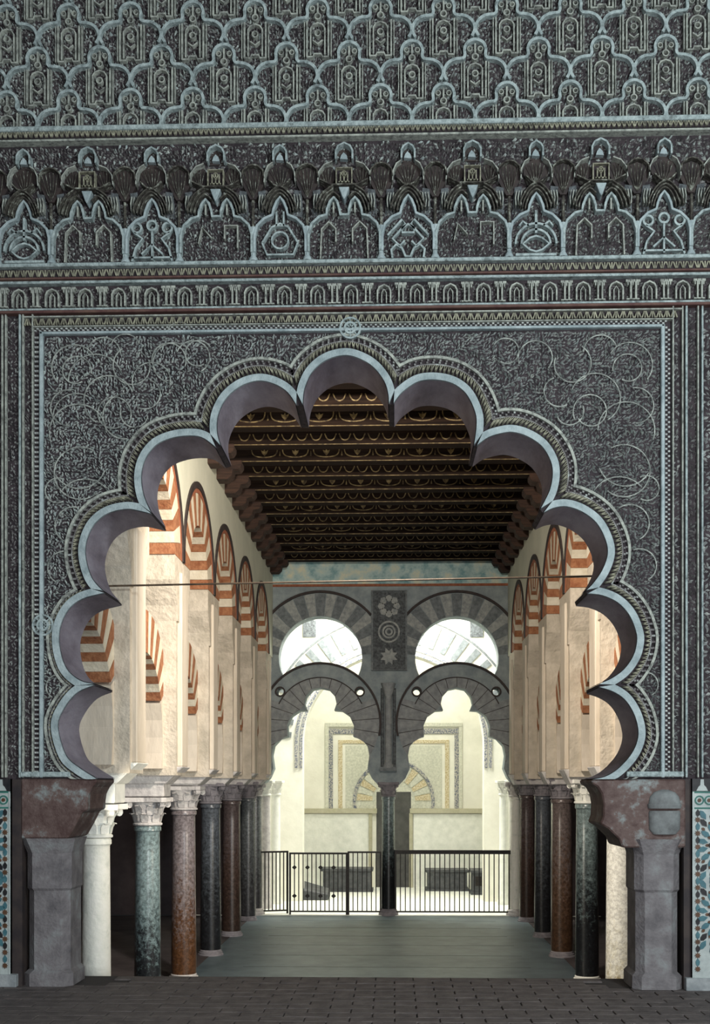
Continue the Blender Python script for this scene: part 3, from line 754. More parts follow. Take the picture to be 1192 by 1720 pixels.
# =================================================================== TILE DADOS
def dado(x_edge, sgn, label):
    """glazed tile panel starting at x_edge and running away from the arch"""
    wdt = 1.0; zt = W(1160,1308)[1]; yf = WY-.02
    t = empty('tile_dado', (x_edge+sgn*wdt/2, WY, 0)); tag(t, label, 'tile panel', kind='structure')
    def bx(a, b, z0, z1, yy, m, nm, bev=0): return MB().box(min(x_edge+sgn*a,x_edge+sgn*b), max(x_edge+sgn*a,x_edge+sgn*b), yy, GY+.002, z0, z1).build(nm, m, t, bevel=bev)
    bx(0, wdt, .10, zt, yf, 'tile_white', 'backing')
    bx(0, .016, .10, zt-.10, yf-.006, 'tile_white', 'edge_strip', .002)
    bx(-.05, wdt, 0, .10, yf-.02, 'far_stone', 'base_course', .004)
    # merlons, interlace border
    mer = MB(); mer.prism([(-.045,-.045),(.045,-.045),(.03,-.015),(.015,.0),(.012,.045),(-.012,.045),(-.015,0),(-.03,-.015)], -.004, .004); mer_d = mer.mesh('merlon_tile', 'tile_white')
    bx(.0, wdt, zt-.10, zt, yf-.003, 'tile_black', 'merlon_ground')
    for i in range(10): place('merlon_tile', mer_d, (x_edge+sgn*(.075+.105*i), yf-.006, zt-.05), t)
    bx(0, wdt, zt-.112, zt-.10, yf-.005, 'tile_green', 'border_strip'); bx(0, wdt, zt-.236, zt-.224, yf-.005, 'tile_green', 'border_strip')
    kn = MB(); ribbon(kn, circ(0,0,.032,14), .010, -.005, .004, True); kn = kn.mesh('border_knot', 'tile_green')
    dt = MB(); dt.prism(circ(0,0,.015,8), -.006, .004); dt = dt.mesh('border_dot', 'tile_brown')
    for i in range(13):
        place('border_knot', kn, (x_edge+sgn*(.055+.075*i), yf-.004, zt-.168), t); place('border_dot', dt, (x_edge+sgn*(.055+.075*i), yf-.004, zt-.168), t)
    # star rosettes
    def petal(l, w_, m, nm):
        mb = MB(); mb.prism([(-l/2,0),(-l*.1,w_/2),(l*.28,w_/2*.8),(l/2,0),(l*.28,-w_/2*.8),(-l*.1,-w_/2)], -.006, .004); return mb.mesh(nm, m)
    pk = petal(.078,.042,'tile_black','petal_tile'); pb = petal(.084,.042,'tile_blue','petal_tile'); pg = petal(.034,.024,'tile_brown','petal_tile')
    st = MB(); st.prism([((.030 if k % 2 == 0 else .018)*math.cos(k*PI/8), (.030 if k % 2 == 0 else .018)*math.sin(k*PI/8)) for k in range(16)], -.006, .004)
    st_k = st.mesh('star_tile', 'tile_brown')
    zlow, zhi = .17, zt-.25
    per = .54
    for col in range(2):
        xc = .235+.54*col
        nr = 3
        for r_ in range(nr):
            zc = zhi-.27-per*r_
            if zc < zlow: continue
            place('star_tile', st_k, (x_edge+sgn*xc, yf-.004, zc), t, scale=(1.4,1,1.4))
            for ring, (rad, me, cnt) in enumerate(((.080,pk,10),(.158,pb,16),(.118,pg,12),(.228,pk,18),(.196,pg,18),(.282,pb,22))):
                for k in range(cnt):
                    a = 2*PI*(k+.5*(ring % 2))/cnt; dx, dz = rad*math.cos(a), rad*math.sin(a)
                    if xc+dx < .065 or zc+dz < zlow+.02 or zc+dz > zhi-.02 or xc+dx > wdt-.03: continue
                    place('petal_tile', me, (x_edge+sgn*(xc+dx), yf-.004, zc+dz), t, rot=(0,-math.atan2(dz, sgn*dx),0))
    # column of small tiles along the edge
    z = zlow; i = 0
    while z < zhi:
        place('petal_tile' if i % 2 else 'star_tile', (pb, pk)[(i//2) % 2] if i % 2 else st_k, (x_edge+sgn*.042, yf-.004, z), t, rot=(0,PI/2,0), scale=(.75,1,.8) if i % 2 else (.8,1,.8)); z += .053; i += 1
dado(W(1161,1400)[0], 1, 'star patterned glazed tile dado right of the arch, by the bossed pier')
dado(W(19,1400)[0], -1, 'star patterned glazed tile dado left of the arch, at the picture edge')

# =================================================================== FLOORS
fl = MB().box(XL, XR, -1.0, WB, -1.1, -.012).build('floor', 'mortar')
tag(fl, 'dark brown brick pavement in front of the big arch', 'floor', kind='structure')
bw, bd = .30, .148
for j, y in enumerate(np.arange(7.62, WB-.01, bd+.008)):
    for i in range(-11, 12):
        if j % 2 and i == 11: continue
        x = (i+(.5 if j % 2 else 0))*(bw+.010)-.3
        if y+bd > WB: continue
        if j == 0 and i == -11 or not 'BRK' in globals():
            b_ = MB().box(-bw/2, bw/2, 0, bd, -.02, 0); BRK = [b_.mesh('brick', 'brick_floor', bevel=.003)]
        if y > WY-.04 and (x-bw/2 < W(140,1630)[0]+.05 or x+bw/2 > W(1045,1630)[0]-.02): continue
        if abs(x) > 3.25: continue
        place('brick', BRK[0], (x, y, random.uniform(-.003, .001)), fl)
mb = MB().box(-3.3, 3.3, 2.0, 7.6, -.012, 0); mb.build('near_paving', 'brick_floor', fl)
nf = MB().box(-6.6, 6.6, WB+.001, 32, FLOOR2-.2, FLOOR2).build('floor_nave', 'nave_floor')
tag(nf, 'smooth grey floor of the nave beyond the arch, a step lower', 'floor', kind='structure')
for s_, nm in ((-1,'left'),(1,'right')):  # thin dark sheets: shade of the aisle floors is put into their colour
    o = MB().box(*sorted((s_*(2.86 if s_ < 0 else 2.62), s_*6.4)), WB+.002, YB0, FLOOR2, FLOOR2+.004).build('floor_aisle_'+nm, 'aisle_dark'); tag(o, 'floor of the %s aisle behind the columns, shade painted into its colour' % nm, 'floor', kind='structure')
# slab joints
for k in range(1, 12):
    MB().box(-2.2, 2.0, 10.2+k*1.2, 10.212+k*1.2, FLOOR2, FLOOR2+.0015).build('slab_joint', 'mortar', nf)

# =================================================================== NAVE ARCADES
CY = [11.4+2.4*k for k in range(6)]                 # column rows
CZ = 4.5+EZ                                         # underside of the ceiling beams
WFAR = 24.2                                         # front face of the far double arch
def arcade(side):
    s = -1 if side == 'left' else 1
    Fc = 2.45 if s < 0 else 2.32; Xc = -2.86 if s < 0 else 2.62
    X = lambda q: s*(Fc+q)
    bxx = lambda mb, q0, q1, y0, y1, z0, z1: mb.box(min(X(q0),X(q1)), max(X(q0),X(q1)), y0, y1, z0, z1)
    zs = 2.6+EZ; rin, rout = .68, 1.08
    q0, q1 = 0.0, .40
    # upper wall with the arch heads cut out
    bays = [(y-1.2) for y in [CY[0]]+[c+2.4 for c in CY[:5]]]
    ylo, yhi = WB+.03, WFAR-.01
    prof = [(ylo,CZ+.45),(ylo,zs+.01)]
    segs = []
    for yc in bays:
        arc = [(yc+rout*math.cos(a), zs+rout*math.sin(a)) for a in [PI-PI*k/24 for k in range(25)]]
        arc = [p for p in arc if ylo+.02 < p[0] < yhi-.02]
        if arc[0][0] < ylo+.1: prof = [(ylo,CZ+.45),(ylo,arc[0][1])]
        prof += arc
    prof += [(yhi, zs+.01 if prof[-1][1] < zs+.05 else prof[-1][1]), (yhi, CZ+.45)]
    wl = MB().prism_x(prof, X(q0), X(q1)).build('wall_'+side, 'plaster_upper')
    tag(wl, 'two-tier arcade of striped red and cream arches along the %s of the nave' % side, 'arcade', kind='structure')
    # voussoir mesh factory
    def vous(r0, r1, a0, a1, qa, qb, proud=0):
        pts = []
        for k in range(3): a = a0+(a1-a0)*k/2; pts.append((r1*math.cos(a), r1*math.sin(a)))
        for k in range(3): a = a1+(a0-a1)*k/2; pts.append((r0*math.cos(a), r0*math.sin(a)))
        return MB().prism_x(pts, X(qa)-(X((qa+qb)/2)), X(qb)-(X((qa+qb)/2)))
    nU = 17; meU = []
    for k in range(nU):
        a0 = PI*k/nU; a1 = PI*(k+1)/nU; red = k % 2 == 0
        meU.append(vous(rin, rout-.003, a0+.003, a1-.003, q0-(.006 if red else .002), q1).mesh('voussoir', 'voussoir_red' if red else 'voussoir_cream'))
    zl = .55+EZ; ri, ro = .87, 1.32; A0 = math.radians(28); nL = 17; meL = []
    qa, qb = .17, .57
    for k in range(nL):
        a0 = A0+(PI-2*A0)*k/nL; a1 = A0+(PI-2*A0)*(k+1)/nL; red = k % 2 == 0
        meL.append(vous(ri, ro, a0+.003, a1-.003, qa-(.006 if red else .002), qb).mesh('voussoir', 'voussoir_red' if red else 'voussoir_cream'))
    for bi, yc in enumerate(bays):
        for k in range(nU):
            am = PI*(k+.5)/nU; y = yc+.9*math.cos(am)
            if y < ylo+.05 or y > yhi-.05: continue
            place('voussoir', meU[k], (X((q0+q1)/2), yc, zs), wl)
        for k in range(nL):
            am = A0+(PI-2*A0)*(k+.5)/nL; y = yc+1.1*math.cos(am)
            if y < ylo+.1 or y > yhi-.15: continue
            place('voussoir', meL[k], (X((qa+qb)/2), yc, zl), wl)
        # dark outer moulding and red band round the upper arch head
        for r0, r1, mt, nm, pr_ in ((rout+.055, rout+.135, 'moulding_dark', 'arch_moulding', .022), (rout, rout+.055, 'moulding_red', 'arch_band', .008)):
            aa = [PI*k/28 for k in range(29)]; mb = MB()
            O = [(yc+r1*math.cos(a), zs+r1*math.sin(a)) for a in aa]; I = [(yc+r0*math.cos(a), zs+r0*math.sin(a)) for a in aa]
            ok = [i for i in range(29) if ylo < O[i][0] < yhi]; O = [O[i] for i in ok]; I = [I[i] for i in ok]
            strip(mb, O, I, 0, 1)
            mb.v = [((X(-pr_) if p[1] < .5 else X(.02)), p[0], p[2]) for p in mb.v]
            mb.build(nm, mt, wl)
    # piers, pilasters, springers
    for i, y in enumerate(CY):
        mb = MB(); bxx(mb, .02, .46, y-.30, y+.30, .12+EZ, 1.9+EZ); mb.prism_x([(y-.30,1.88+EZ),(y+.30,1.88+EZ),(y+.34,2.05+EZ),(y+.50,2.32+EZ),(y+.50,zs),(y-.50,zs),(y-.50,2.32+EZ),(y-.34,2.05+EZ)], X(0), X(.42))
        pr_ = mb.build('pier', 'plaster_rough', wl)
        mb = MB(); bxx(mb, -.03, .2, y-.20, y+.20, .22+EZ, 2.45+EZ); mb.build('pilaster', 'plaster_cream', pr_, bevel=.012)
        mb = MB()
        for sg in (-1,1):
            yc = y+sg*1.2; pts = []
            angs = [math.radians(a) for a in (-24,-12,0,13,26)]
            pts = [(yc-sg*ri*math.cos(a), zl+ri*math.sin(a)) for a in angs]
            pts += [(yc-sg*min(1.19,ro)*math.cos(angs[-1]) if ro*math.cos(angs[-1]) > 1.19 else yc-sg*ro*math.cos(angs[-1]), zl+ro*math.sin(angs[-1])), (y+sg*.02, zl+ro*math.sin(angs[-1])+.02), (y+sg*.02, zl+ri*math.sin(angs[0]))]
            if y+sg*.5 > yhi: continue
            mb.prism_x(pts, X(qa), X(qb))
        mb.build('springer', 'plaster_cream', pr_)
        # impost block: spreads from the abacus to the pier
        zt, zb_ = .22+EZ, .02+EZ
        xa0, xa1 = Xc-.25, Xc+.25; xb0, xb1 = min(X(-.05),X(.55)), max(X(-.05),X(.55))
        vs = [(xa0,y-.24,zb_),(xa1,y-.24,zb_),(xa1,y+.24,zb_),(xa0,y+.24,zb_),(xb0,y-.26,zt),(xb1,y-.26,zt),(xb1,y+.26,zt),(xb0,y+.26,zt)]
        mb = MB().add(vs, [(0,3,2,1),(4,5,6,7),(0,1,5,4),(1,2,6,5),(2,3,7,6),(3,0,4,7)])
        ztop = COLTOP[side][i]+.34
        if zb_-ztop > .01: mb.box(xa0+.02, xa1-.02, y-.22, y+.22, ztop-.005, zb_+.01)
        mb.build('impost', 'capital_stone' if i else 'capital_bright', pr_, bevel=.01)
    return wl
# shaft tops (world z) per column
COLTOP = {'left': [EZ-.50, EZ-.46, EZ-.33, EZ-.28, EZ-.26, EZ-.24], 'right': [EZ-.34, EZ-.30, EZ-.24, EZ-.20, EZ-.18, EZ-.18]}
arc_l = arcade('left'); arc_r = arcade('right')

def capital_mesh(m):
    mb = MB()
    mb.lathe([(.155,0),(.175,.012),(.175,.03),(.150,.045),(.155,.10),(.175,.18),(.20,.25),(.215,.28)], 20)
    for tier, (z0, h, r0, n, off) in enumerate(((.045,.11,.158,8,0),(.13,.12,.172,8,.5))):
        for k in range(n):
            a = 2*PI*(k+off)/n; c_, s_ = math.cos(a), math.sin(a); w_ = .048; vs = []
            for r_, z, ww in ((r0,z0,w_*.8),(r0+.014,z0+h*.55,w_),(r0+.045,z0+h*.95,w_*.75),(r0+.062,z0+h*.85,w_*.4)):
                vs += [(c_*r_-s_*ww, s_*r_+c_*ww, z), (c_*r_+s_*ww, s_*r_-c_*ww, z), (c_*(r_-.03), s_*(r_-.03), z-.005)]
            fs = []
            for i in range(3): fs += [(i*3,i*3+1,i*3+4,i*3+3),(i*3+1,i*3+2,i*3+5,i*3+4),(i*3+2,i*3,i*3+3,i*3+5)]
            fs += [(0,2,1),(9,10,11)]; mb.add(vs, fs)
    return mb.mesh('capital', m, smooth=True)
def abacus_mesh(m):
    mb = MB(); pts = []
    for k in range(4):
        a = PI/4+k*PI/2; b = a+PI/4
        pts += [(.34*math.cos(a-.1), .34*math.sin(a-.1)), (.34*math.cos(a+.1), .34*math.sin(a+.1)), (.215*math.cos(b), .215*math.sin(b))]
    t = MB().prism(pts, 0, .055); mb.add([(p[0], p[2], p[1]) for p in t.v], t.f); return mb.mesh('abacus', m, bevel=.006)
def volute_mesh(m):
    mb = MB(); mb.tube([(0,-.03,0),(0,.03,0)], .042, 10); mb.tube([(0,-.036,0),(0,.036,0)], .018, 8); return mb.mesh('volute', m, smooth=True)
VOLM = {k: volute_mesh(k) for k in ('capital_stone','capital_bright','capital_dim')}
def capital(cm, x, y, z, t, k, kz=1):
    c = place('capital', CAPM[cm][0], (x,y,z), t, scale=(k,k,kz))
    for q in range(4):
        a = PI/4+q*PI/2; v = bpy.data.objects.new('volute', VOLM[cm]); COL.objects.link(v); v.parent = c
        v.location = (math.cos(a)*.27, math.sin(a)*.27, .25); v.rotation_euler = (0,0,a)
    return c
CAPM = {k: (capital_mesh(k), abacus_mesh(k)) for k in ('capital_stone','capital_bright','capital_dim')}
def column(x, y, ztop, r, m, capm, label, base=True):
    t = empty('marble_column', (x, y, FLOOR2)); tag(t, label, 'column', 'reused marble columns of the nave')
    h = ztop-FLOOR2
    prof = [(r*1.0,.085),(r*1.02,.22)]+[(r*(1.02-.10*k/8), .22+(h-.30)*k/8) for k in range(9)]+[(r*.95,h-.07),(r*1.03,h-.06),(r*1.03,h-.02),(r*.93,h)]
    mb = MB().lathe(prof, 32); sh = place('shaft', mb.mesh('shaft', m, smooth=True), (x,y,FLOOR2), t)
    mb = MB().lathe([(r*1.25,0),(r*1.25,.022),(r*1.15,.03),(r*1.17,.05),(r*1.06,.06),(r*1.06,.08),(r*1.0,.09)], 28)
    place('base', mb.mesh('base', capm, smooth=True), (x,y,FLOOR2), t)
    k = r/.155
    capital(capm, x, y, ztop-.005, t, k); place('abacus', CAPM[capm][1], (x,y,ztop+.27), t)
    return t
XLc, XRc = -2.86, 2.62
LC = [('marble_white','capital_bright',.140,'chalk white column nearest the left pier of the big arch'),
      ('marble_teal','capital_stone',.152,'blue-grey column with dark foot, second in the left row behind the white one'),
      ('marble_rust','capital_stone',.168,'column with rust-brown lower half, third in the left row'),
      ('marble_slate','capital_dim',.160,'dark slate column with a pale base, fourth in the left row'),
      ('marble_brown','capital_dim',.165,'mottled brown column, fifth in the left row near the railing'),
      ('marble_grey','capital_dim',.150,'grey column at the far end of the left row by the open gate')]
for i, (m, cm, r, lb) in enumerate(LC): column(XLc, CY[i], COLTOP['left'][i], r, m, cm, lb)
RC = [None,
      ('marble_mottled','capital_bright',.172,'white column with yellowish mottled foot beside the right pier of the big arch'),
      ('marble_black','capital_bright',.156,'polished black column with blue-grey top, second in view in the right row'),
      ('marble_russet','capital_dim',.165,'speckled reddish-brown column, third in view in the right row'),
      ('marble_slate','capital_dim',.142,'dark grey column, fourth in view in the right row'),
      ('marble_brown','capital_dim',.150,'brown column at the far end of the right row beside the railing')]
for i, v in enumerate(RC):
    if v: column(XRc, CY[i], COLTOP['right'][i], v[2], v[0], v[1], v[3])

# =================================================================== CEILING
ce = MB().box(-3.3, 3.2, WB+.02, WFAR+.6, CZ+.40, CZ+.5).build('ceiling', 'wood_board')
tag(ce, 'dark painted timber ceiling of the nave', 'ceiling', kind='structure')
XA, XB = -2.45, 2.32
def scallop_mesh(big):
    mb = MB(); pitch = .43 if big else .19; n = int((XB-XA-.7)/pitch); x0 = -(n*pitch)/2
    for k in range(n):
        x = x0+(k+.5)*pitch; h = .15 if big else .085; wd = pitch*.40
        pts = [(x-wd*1.05,h),(x-wd,h*.45),(x-wd*.72,.018),(x,.0),(x+wd*.72,.018),(x+wd,h*.45),(x+wd*1.05,h)] if big else [(x-wd,h),(x-wd*.6,.02),(x,.0),(x+wd*.6,.02),(x+wd,h)]
        ribbon(mb, cat_rom(pts, 3), .014, -.006, .004)
        if big:
            mb.prism([(x,.02),(x+.035,.06),(x+.05,.10),(x+.015,.085),(x,.115),(x-.015,.085),(x-.05,.10),(x-.035,.06)], -.006, .004)
            mb.prism([(x+pitch/2-.012,.02),(x+pitch/2+.012,.02),(x+pitch/2,.09)], -.006, .004)
    return mb.mesh('painted_scallops', 'gold_paint')
scB, scS = scallop_mesh(True), scallop_mesh(False)
bm_ = MB().box(XA, XB, -.11, .11, 0, .40).mesh('beam', 'wood_dark', bevel=.012)
mb = MB(); mb.box(XA+.35, XB-.35, -.114, -.105, .004, .013); mb.box(XA+.35, XB-.35, -.114, -.105, .238, .244); ln = mb.mesh('gilded_edge', 'gold_paint')
def corb(sg):
    mb = MB(); L_ = .36
    pts = [(0,0),(0,-.26),(sg*L_*.45,-.26),(sg*L_*.62,-.20),(sg*L_*.66,-.13),(sg*L_*.9,-.12),(sg*L_,-.07),(sg*L_,0)]
    mb.prism(pts, -.14, .14); return mb.mesh('corbel', 'wood_corbel', bevel=.008)
cl, cr = corb(1), corb(-1)
for k in range(17):
    y = 11.0+.80*k
    if y > WFAR-.15: break
    b = place('beam', bm_, (0, y, CZ), ce)
    me = scB if k % 2 else scS
    place('painted_scallops', me, ((XA+XB)/2, y-.114, CZ+.06), b)
    place('gilded_edge', ln, (0, y, CZ), b)
    place('corbel', cl, (XA-.01, y, CZ+.02), b); place('corbel', cr, (XB+.01, y, CZ+.02), b)

# =================================================================== FAR DOUBLE ARCH
def Q(px, py, Y=WFAR): p = P(px, py, Y); return (p[0], p[2])
KF = WFAR/F
fx0, fx1 = -3.3, 3.2
def low_open(cx):
    h = [(0,-60),(14,-57),(24,-46),(27,-33),(23,-22),(36,-21),(49,-12),(56,4),(55,22),(68,26),(79,38),(82,54),(79,76),(86,92),(97,104),(97,122),(97,330)]
    pts = h + [(-a,b) for a,b in reversed(h[1:])]
    return [Q(cx+a, 1215+b) for a,b in pts]
def clampz(pts): return [(p[0], max(p[1], FLOOR2-.05)) for p in pts]
def up_open(cx):
    # horseshoe opening above, its lower edge riding on the extrados of the lower arch
    R = 70; top = [(cx+R*math.cos(a), 1105-R*math.sin(a)) for a in [math.radians(-27+k*234/24) for k in range(25)]]
    low = [(cx+102*math.cos(a), 1215-102*math.sin(a)) for a in [math.radians(134-k*88/12) for k in range(13)]]
    return [Q(*p) for p in top+low]
holes = []
CXs = (538, 767)
for cx in CXs: holes += [up_open(cx)]
for cx in CXs:
    for dx in (-67.5, 66): holes.append(circ(*Q(cx+dx,1162), 6*KF, 14))
lo1, lo2 = low_open(CXs[0]), low_open(CXs[1])
# outer outline runs round both doorways so that they stay open to the floor
zfl = FLOOR2
def down(pts): return [p for p in pts if p[1] > zfl+.02]
d1, d2 = down(lo1), down(lo2)
# order: right jamb foot -> ... -> left jamb foot
def ordered(pts):
    k = min(range(len(pts)), key=lambda i: (pts[i][1] if pts[i][0] < Q(0,0)[0]*0+sum(p[0] for p in pts)/len(pts) else 99))
    return pts[k:]+pts[:k]
def doorway(cx):
    h = [(0,-60),(14,-57),(24,-46),(27,-33),(23,-22),(36,-21),(49,-12),(56,4),(55,22),(68,26),(79,38),(82,54),(79,76),(86,92),(97,104)]
    L_ = [(-a,b) for a,b in reversed(h[1:])] + h
    pts = [Q(cx+a,1215+b) for a,b in L_]
    return [(pts[0][0], zfl)] + pts + [(pts[-1][0], zfl)]
zc_ = Q(652,1314)[1]
dwa, dwb = doorway(CXs[0]), doorway(CXs[1])
dwa[0] = (Q(416,1400)[0], zfl); dwa.insert(1, (Q(416,1400)[0], zc_)); dwb[-1] = (Q(874,1400)[0], zfl); dwb.insert(len(dwb)-1, (Q(874,1400)[0], zc_))
dwa = dwa[:-1]+[(dwa[-2][0], zc_)]; dwb = [(dwb[1][0], zc_)]+dwb[1:]
outer = [(fx0, zfl)] + dwa + dwb + [(fx1, zfl), (fx1, CZ+.5), (fx0, CZ+.5)]
far = plate('wall_back', 'far_plaster', outer, holes, WFAR, WFAR+.45)
tag(far, 'grey-blue end wall with paired lobed doorways and horseshoe openings above', 'wall', kind='structure')
# peeling pale plaster on top, string line
MB().box(*sorted((Q(448,960)[0],Q(862,960)[0])), WFAR-.012, WFAR, Q(650,981)[1], Q(650,940)[1]).build('plaster_patch', 'far_patch', far)
MB().box(*sorted((Q(448,960)[0],Q(862,960)[0])), WFAR-.03, WFAR, Q(650,985)[1], Q(650,981)[1]).build('string_course', 'moulding_red', far)
for ci, cx in enumerate(CXs):
    # upper horseshoe voussoirs
    c = Q(cx,1105); n = 17; a0 = math.radians(4); a1 = PI-a0
    for k in range(n):
        b0 = a0+(a1-a0)*k/n+.006; b1 = a0+(a1-a0)*(k+1)/n-.006
        pts = [(c[0]+r_*KF*math.cos(a), c[1]+r_*KF*math.sin(a)) for r_, a in ((70.5,b0),(108,b0),(108,(b0+b1)/2),(108,b1),(70.5,b1),(70.5,(b0+b1)/2))]
        MB().prism(pts, WFAR-(.03 if k % 2 else .02), WFAR+.02).build('voussoir', 'far_voussoir_pale' if k % 2 else 'far_voussoir_dark', far)
    mb = MB(); ribbon(mb, circ(c[0],c[1],111*KF,32,math.radians(40) if ci == 0 else math.radians(6),math.radians(174) if ci == 0 else math.radians(140),False), 4*KF, WFAR-.06, WFAR); mb.build('arch_moulding', 'moulding_dark', far)
    # lower arch: extrados mouldings and radial voussoirs
    c = Q(cx,1215)
    mb = MB(); ribbon(mb, circ(c[0],c[1],101*KF,36,math.radians(-12),math.radians(192),False), 3.4*KF, WFAR-.08, WFAR+.02); mb.build('arch_moulding', 'moulding_dark', far)
    mb = MB(); ribbon(mb, circ(c[0],c[1],77*KF,30,math.radians(25),math.radians(155),False), 1.6*KF, WFAR-.05, WFAR); mb.build('inner_moulding', 'moulding_dark', far)
    door = doorway(cx)
    def rin_at(a):
        # distance from c along angle a to the doorway edge
        dx, dz = math.cos(a), math.sin(a); best = 40*KF
        for i in range(len(door)-1):
            p, q_ = door[i], door[i+1]; ex, ez = q_[0]-p[0], q_[1]-p[1]; den = dx*ez-dz*ex
            if abs(den) < 1e-12: continue
            t = ((p[0]-c[0])*ez-(p[1]-c[1])*ex)/den; u = ((p[0]-c[0])*dz-(p[1]-c[1])*dx)/den
            if t > 0 and 0 <= u <= 1: best = max(best, t)
        return best
    n = 18; a0 = math.radians(-38); a1 = PI-a0
    for k in range(n):
        b0 = a0+(a1-a0)*k/n+.007; b1 = a0+(a1-a0)*(k+1)/n-.007; aa = [b0+(b1-b0)*j/5 for j in range(6)]
        rr = [rin_at(a)+.006 for a in aa]
        hi_ = [(78 if math.sin(a) > .42 else 99)*KF for a in aa]
        if max(rr) > min(hi_)-.02: hi_ = [max(h_, r_+.03) for h_, r_ in zip(hi_, rr)]
        pts = [(c[0]+h_*math.cos(a), c[1]+h_*math.sin(a)) for a, h_ in zip(aa, hi_)] + [(c[0]+r_*math.cos(a), c[1]+r_*math.sin(a)) for a, r_ in reversed(list(zip(aa, rr)))]
        MB().prism(pts, WFAR-.025, WFAR+.02).build('voussoir', 'far_stone', far)
        aj = b0-.007
        mb = MB(); ribbon(mb, [(c[0]+(rin_at(aj)+.02)*math.cos(aj), c[1]+(rin_at(aj)+.02)*math.sin(aj)), (c[0]+(hi_[0]-.005)*math.cos(aj), c[1]+(hi_[0]-.005)*math.sin(aj))], .9*KF, WFAR-.028, WFAR); mb.build('joint', 'moulding_dark', far)
    # rims of the small round eyes
    for dx in (-67.5, 66):
        o = Q(cx+dx,1162); mb = MB(); ribbon(mb, circ(o[0],o[1],7.5*KF,14), 2.6*KF, WFAR-.045, WFAR+.02, True); mb.build('eye_rim', 'moulding_dark', far)
# middle relief panel
x0_, x1_ = Q(625,1050)[0], Q(682,1050)[0]
pn = MB().box(x0_, x1_, WFAR-.06, WFAR, Q(650,1126)[1], Q(650,993)[1]).build('relief_panel', 'far_relief', far)
c = Q(653,1062); 
for r_ in (17,10,5):
    mb = MB(); ribbon(mb, circ(c[0],c[1],r_*KF,20), 3*KF, WFAR-.09, WFAR-.05, True); mb.build('roundel_ring', 'far_voussoir_pale', pn)
c = Q(653,1019)
for k in range(8):
    a = k*PI/4; mb = MB(); x, z = c[0]+13*KF*math.cos(a), c[1]+13*KF*math.sin(a)
    mb.prism([(x+6*KF*math.cos(b), z+6*KF*math.sin(b)) for b in [j*PI/3+a for j in range(6)]], WFAR-.08, WFAR-.05); mb.build('rosette_leaf', 'far_voussoir_pale', pn)
c = Q(653,1103); mb = MB(); mb.prism([(c[0]+(15 if k % 2 else 9)*KF*math.cos(k*PI/8), c[1]+(15 if k % 2 else 9)*KF*math.sin(k*PI/8)) for k in range(16)], WFAR-.08, WFAR-.05); mb.build('star_boss', 'far_voussoir_pale', pn)
mb = MB(); ribbon(mb, [(x0_,Q(650,1126)[1]),(x0_,Q(650,993)[1]),(x1_,Q(650,993)[1]),(x1_,Q(650,1126)[1])], 3*KF, WFAR-.085, WFAR, True); mb.build('panel_frame', 'far_voussoir_dark', pn)
# engaged colonnette above the middle column
cx_, cz_ = Q(652,1290); H_ = Q(652,1148)[1]-cz_
mb = MB().lathe([(.11,0),(.11,.05),(.07,.12),(.07,H_-.28),(.10,H_-.2),(.13,H_-.06),(.15,H_)], 14, (cx_,WFAR-.06,cz_)); cn = mb.build('engaged_colonnette', 'far_stone', far, smooth=True)
for dx in (-.12,.12):
    mb = MB(); mb.tube([(cx_+dx,WFAR-.03,cz_+.02),(cx_+dx,WFAR-.03,cz_+H_-.1)], .035, 8); mb.build('side_shaft', 'far_relief', cn)
mb = MB().box(cx_-.17, cx_+.17, WFAR-.16, WFAR, cz_-.06, cz_+.02); mb.build('colonnette_foot', 'far_voussoir_dark', cn)
# columns carrying the far arches
def far_column(x, label, m, cm, r):
    z = Q(652,1338)[1]
    y = WFAR+.20; t = empty('arch_column', (x,y,FLOOR2)); tag(t, label, 'column', 'columns under the far arches'); h = z-FLOOR2
    prof = [(r*1.05,.14),(r*1.05,.2),(r*.94,h-.07),(r*1.05,h-.06),(r*1.05,h-.01),(r*.95,h)]
    place('shaft', MB().lathe(prof, 24).mesh('shaft', m, smooth=True), (x,y,FLOOR2), t)
    place('base', MB().lathe([(r*1.5,0),(r*1.5,.05),(r*1.3,.08),(r*1.35,.11),(r*1.02,.145)], 24).mesh('base', cm, smooth=True), (x,y,FLOOR2), t)
    k = r/.155
    capital(cm, x, y, z-.005, t, k, .9); place('abacus', CAPM[cm][1], (x,y,z+.24), t, scale=(k,k,1))
far_column(Q(652,1400)[0], 'dark middle column between the two far lobed doorways', 'marble_black', 'capital_dim', .135)
far_column(Q(427,1400)[0], 'pale grey column at the left jamb of the far doorways', 'marble_grey', 'capital_stone', .13)
far_column(Q(866,1400)[0], 'bluish white column at the right jamb of the far doorways', 'marble_white', 'capital_stone', .12)

# =================================================================== FAR CHAMBER
YB = 31.0
def R_(px, py, Y=YB): p = P(px, py, Y); return (p[0], p[2])
KB = YB/F
cw = MB().box(-4.4, 4.3, YB, YB+.3, FLOOR2, 8.0)
chb = cw.build('wall_chamber_back', 'white_wall'); tag(chb, 'bright cream rear wall of the far chamber with mosaic framing', 'wall', kind='structure')
for x0, nm, lb in ((-4.4,'wall_chamber_left','pale left side wall of the far chamber'),(4.2,'wall_chamber_right','pale right side wall of the far chamber')):
    o = MB().box(x0, x0+.1, WFAR+.46, YB, FLOOR2, 8.0).build(nm, 'white_wall'); tag(o, lb, 'wall', kind='structure')
o = MB().box(-4.4, 4.3, WFAR+.46, YB+.3, 8.0, 8.1).build('ceiling_chamber', 'white_wall'); tag(o, 'pale vault closing the far chamber from above', 'ceiling', kind='structure')
o = MB().box(-4.3, 4.2, WFAR+.05, YB, FLOOR2+.001, FLOOR2+.012).build('floor_chamber', 'white_stone'); tag(o, 'pale stone floor beyond the iron railing', 'floor', kind='structure')
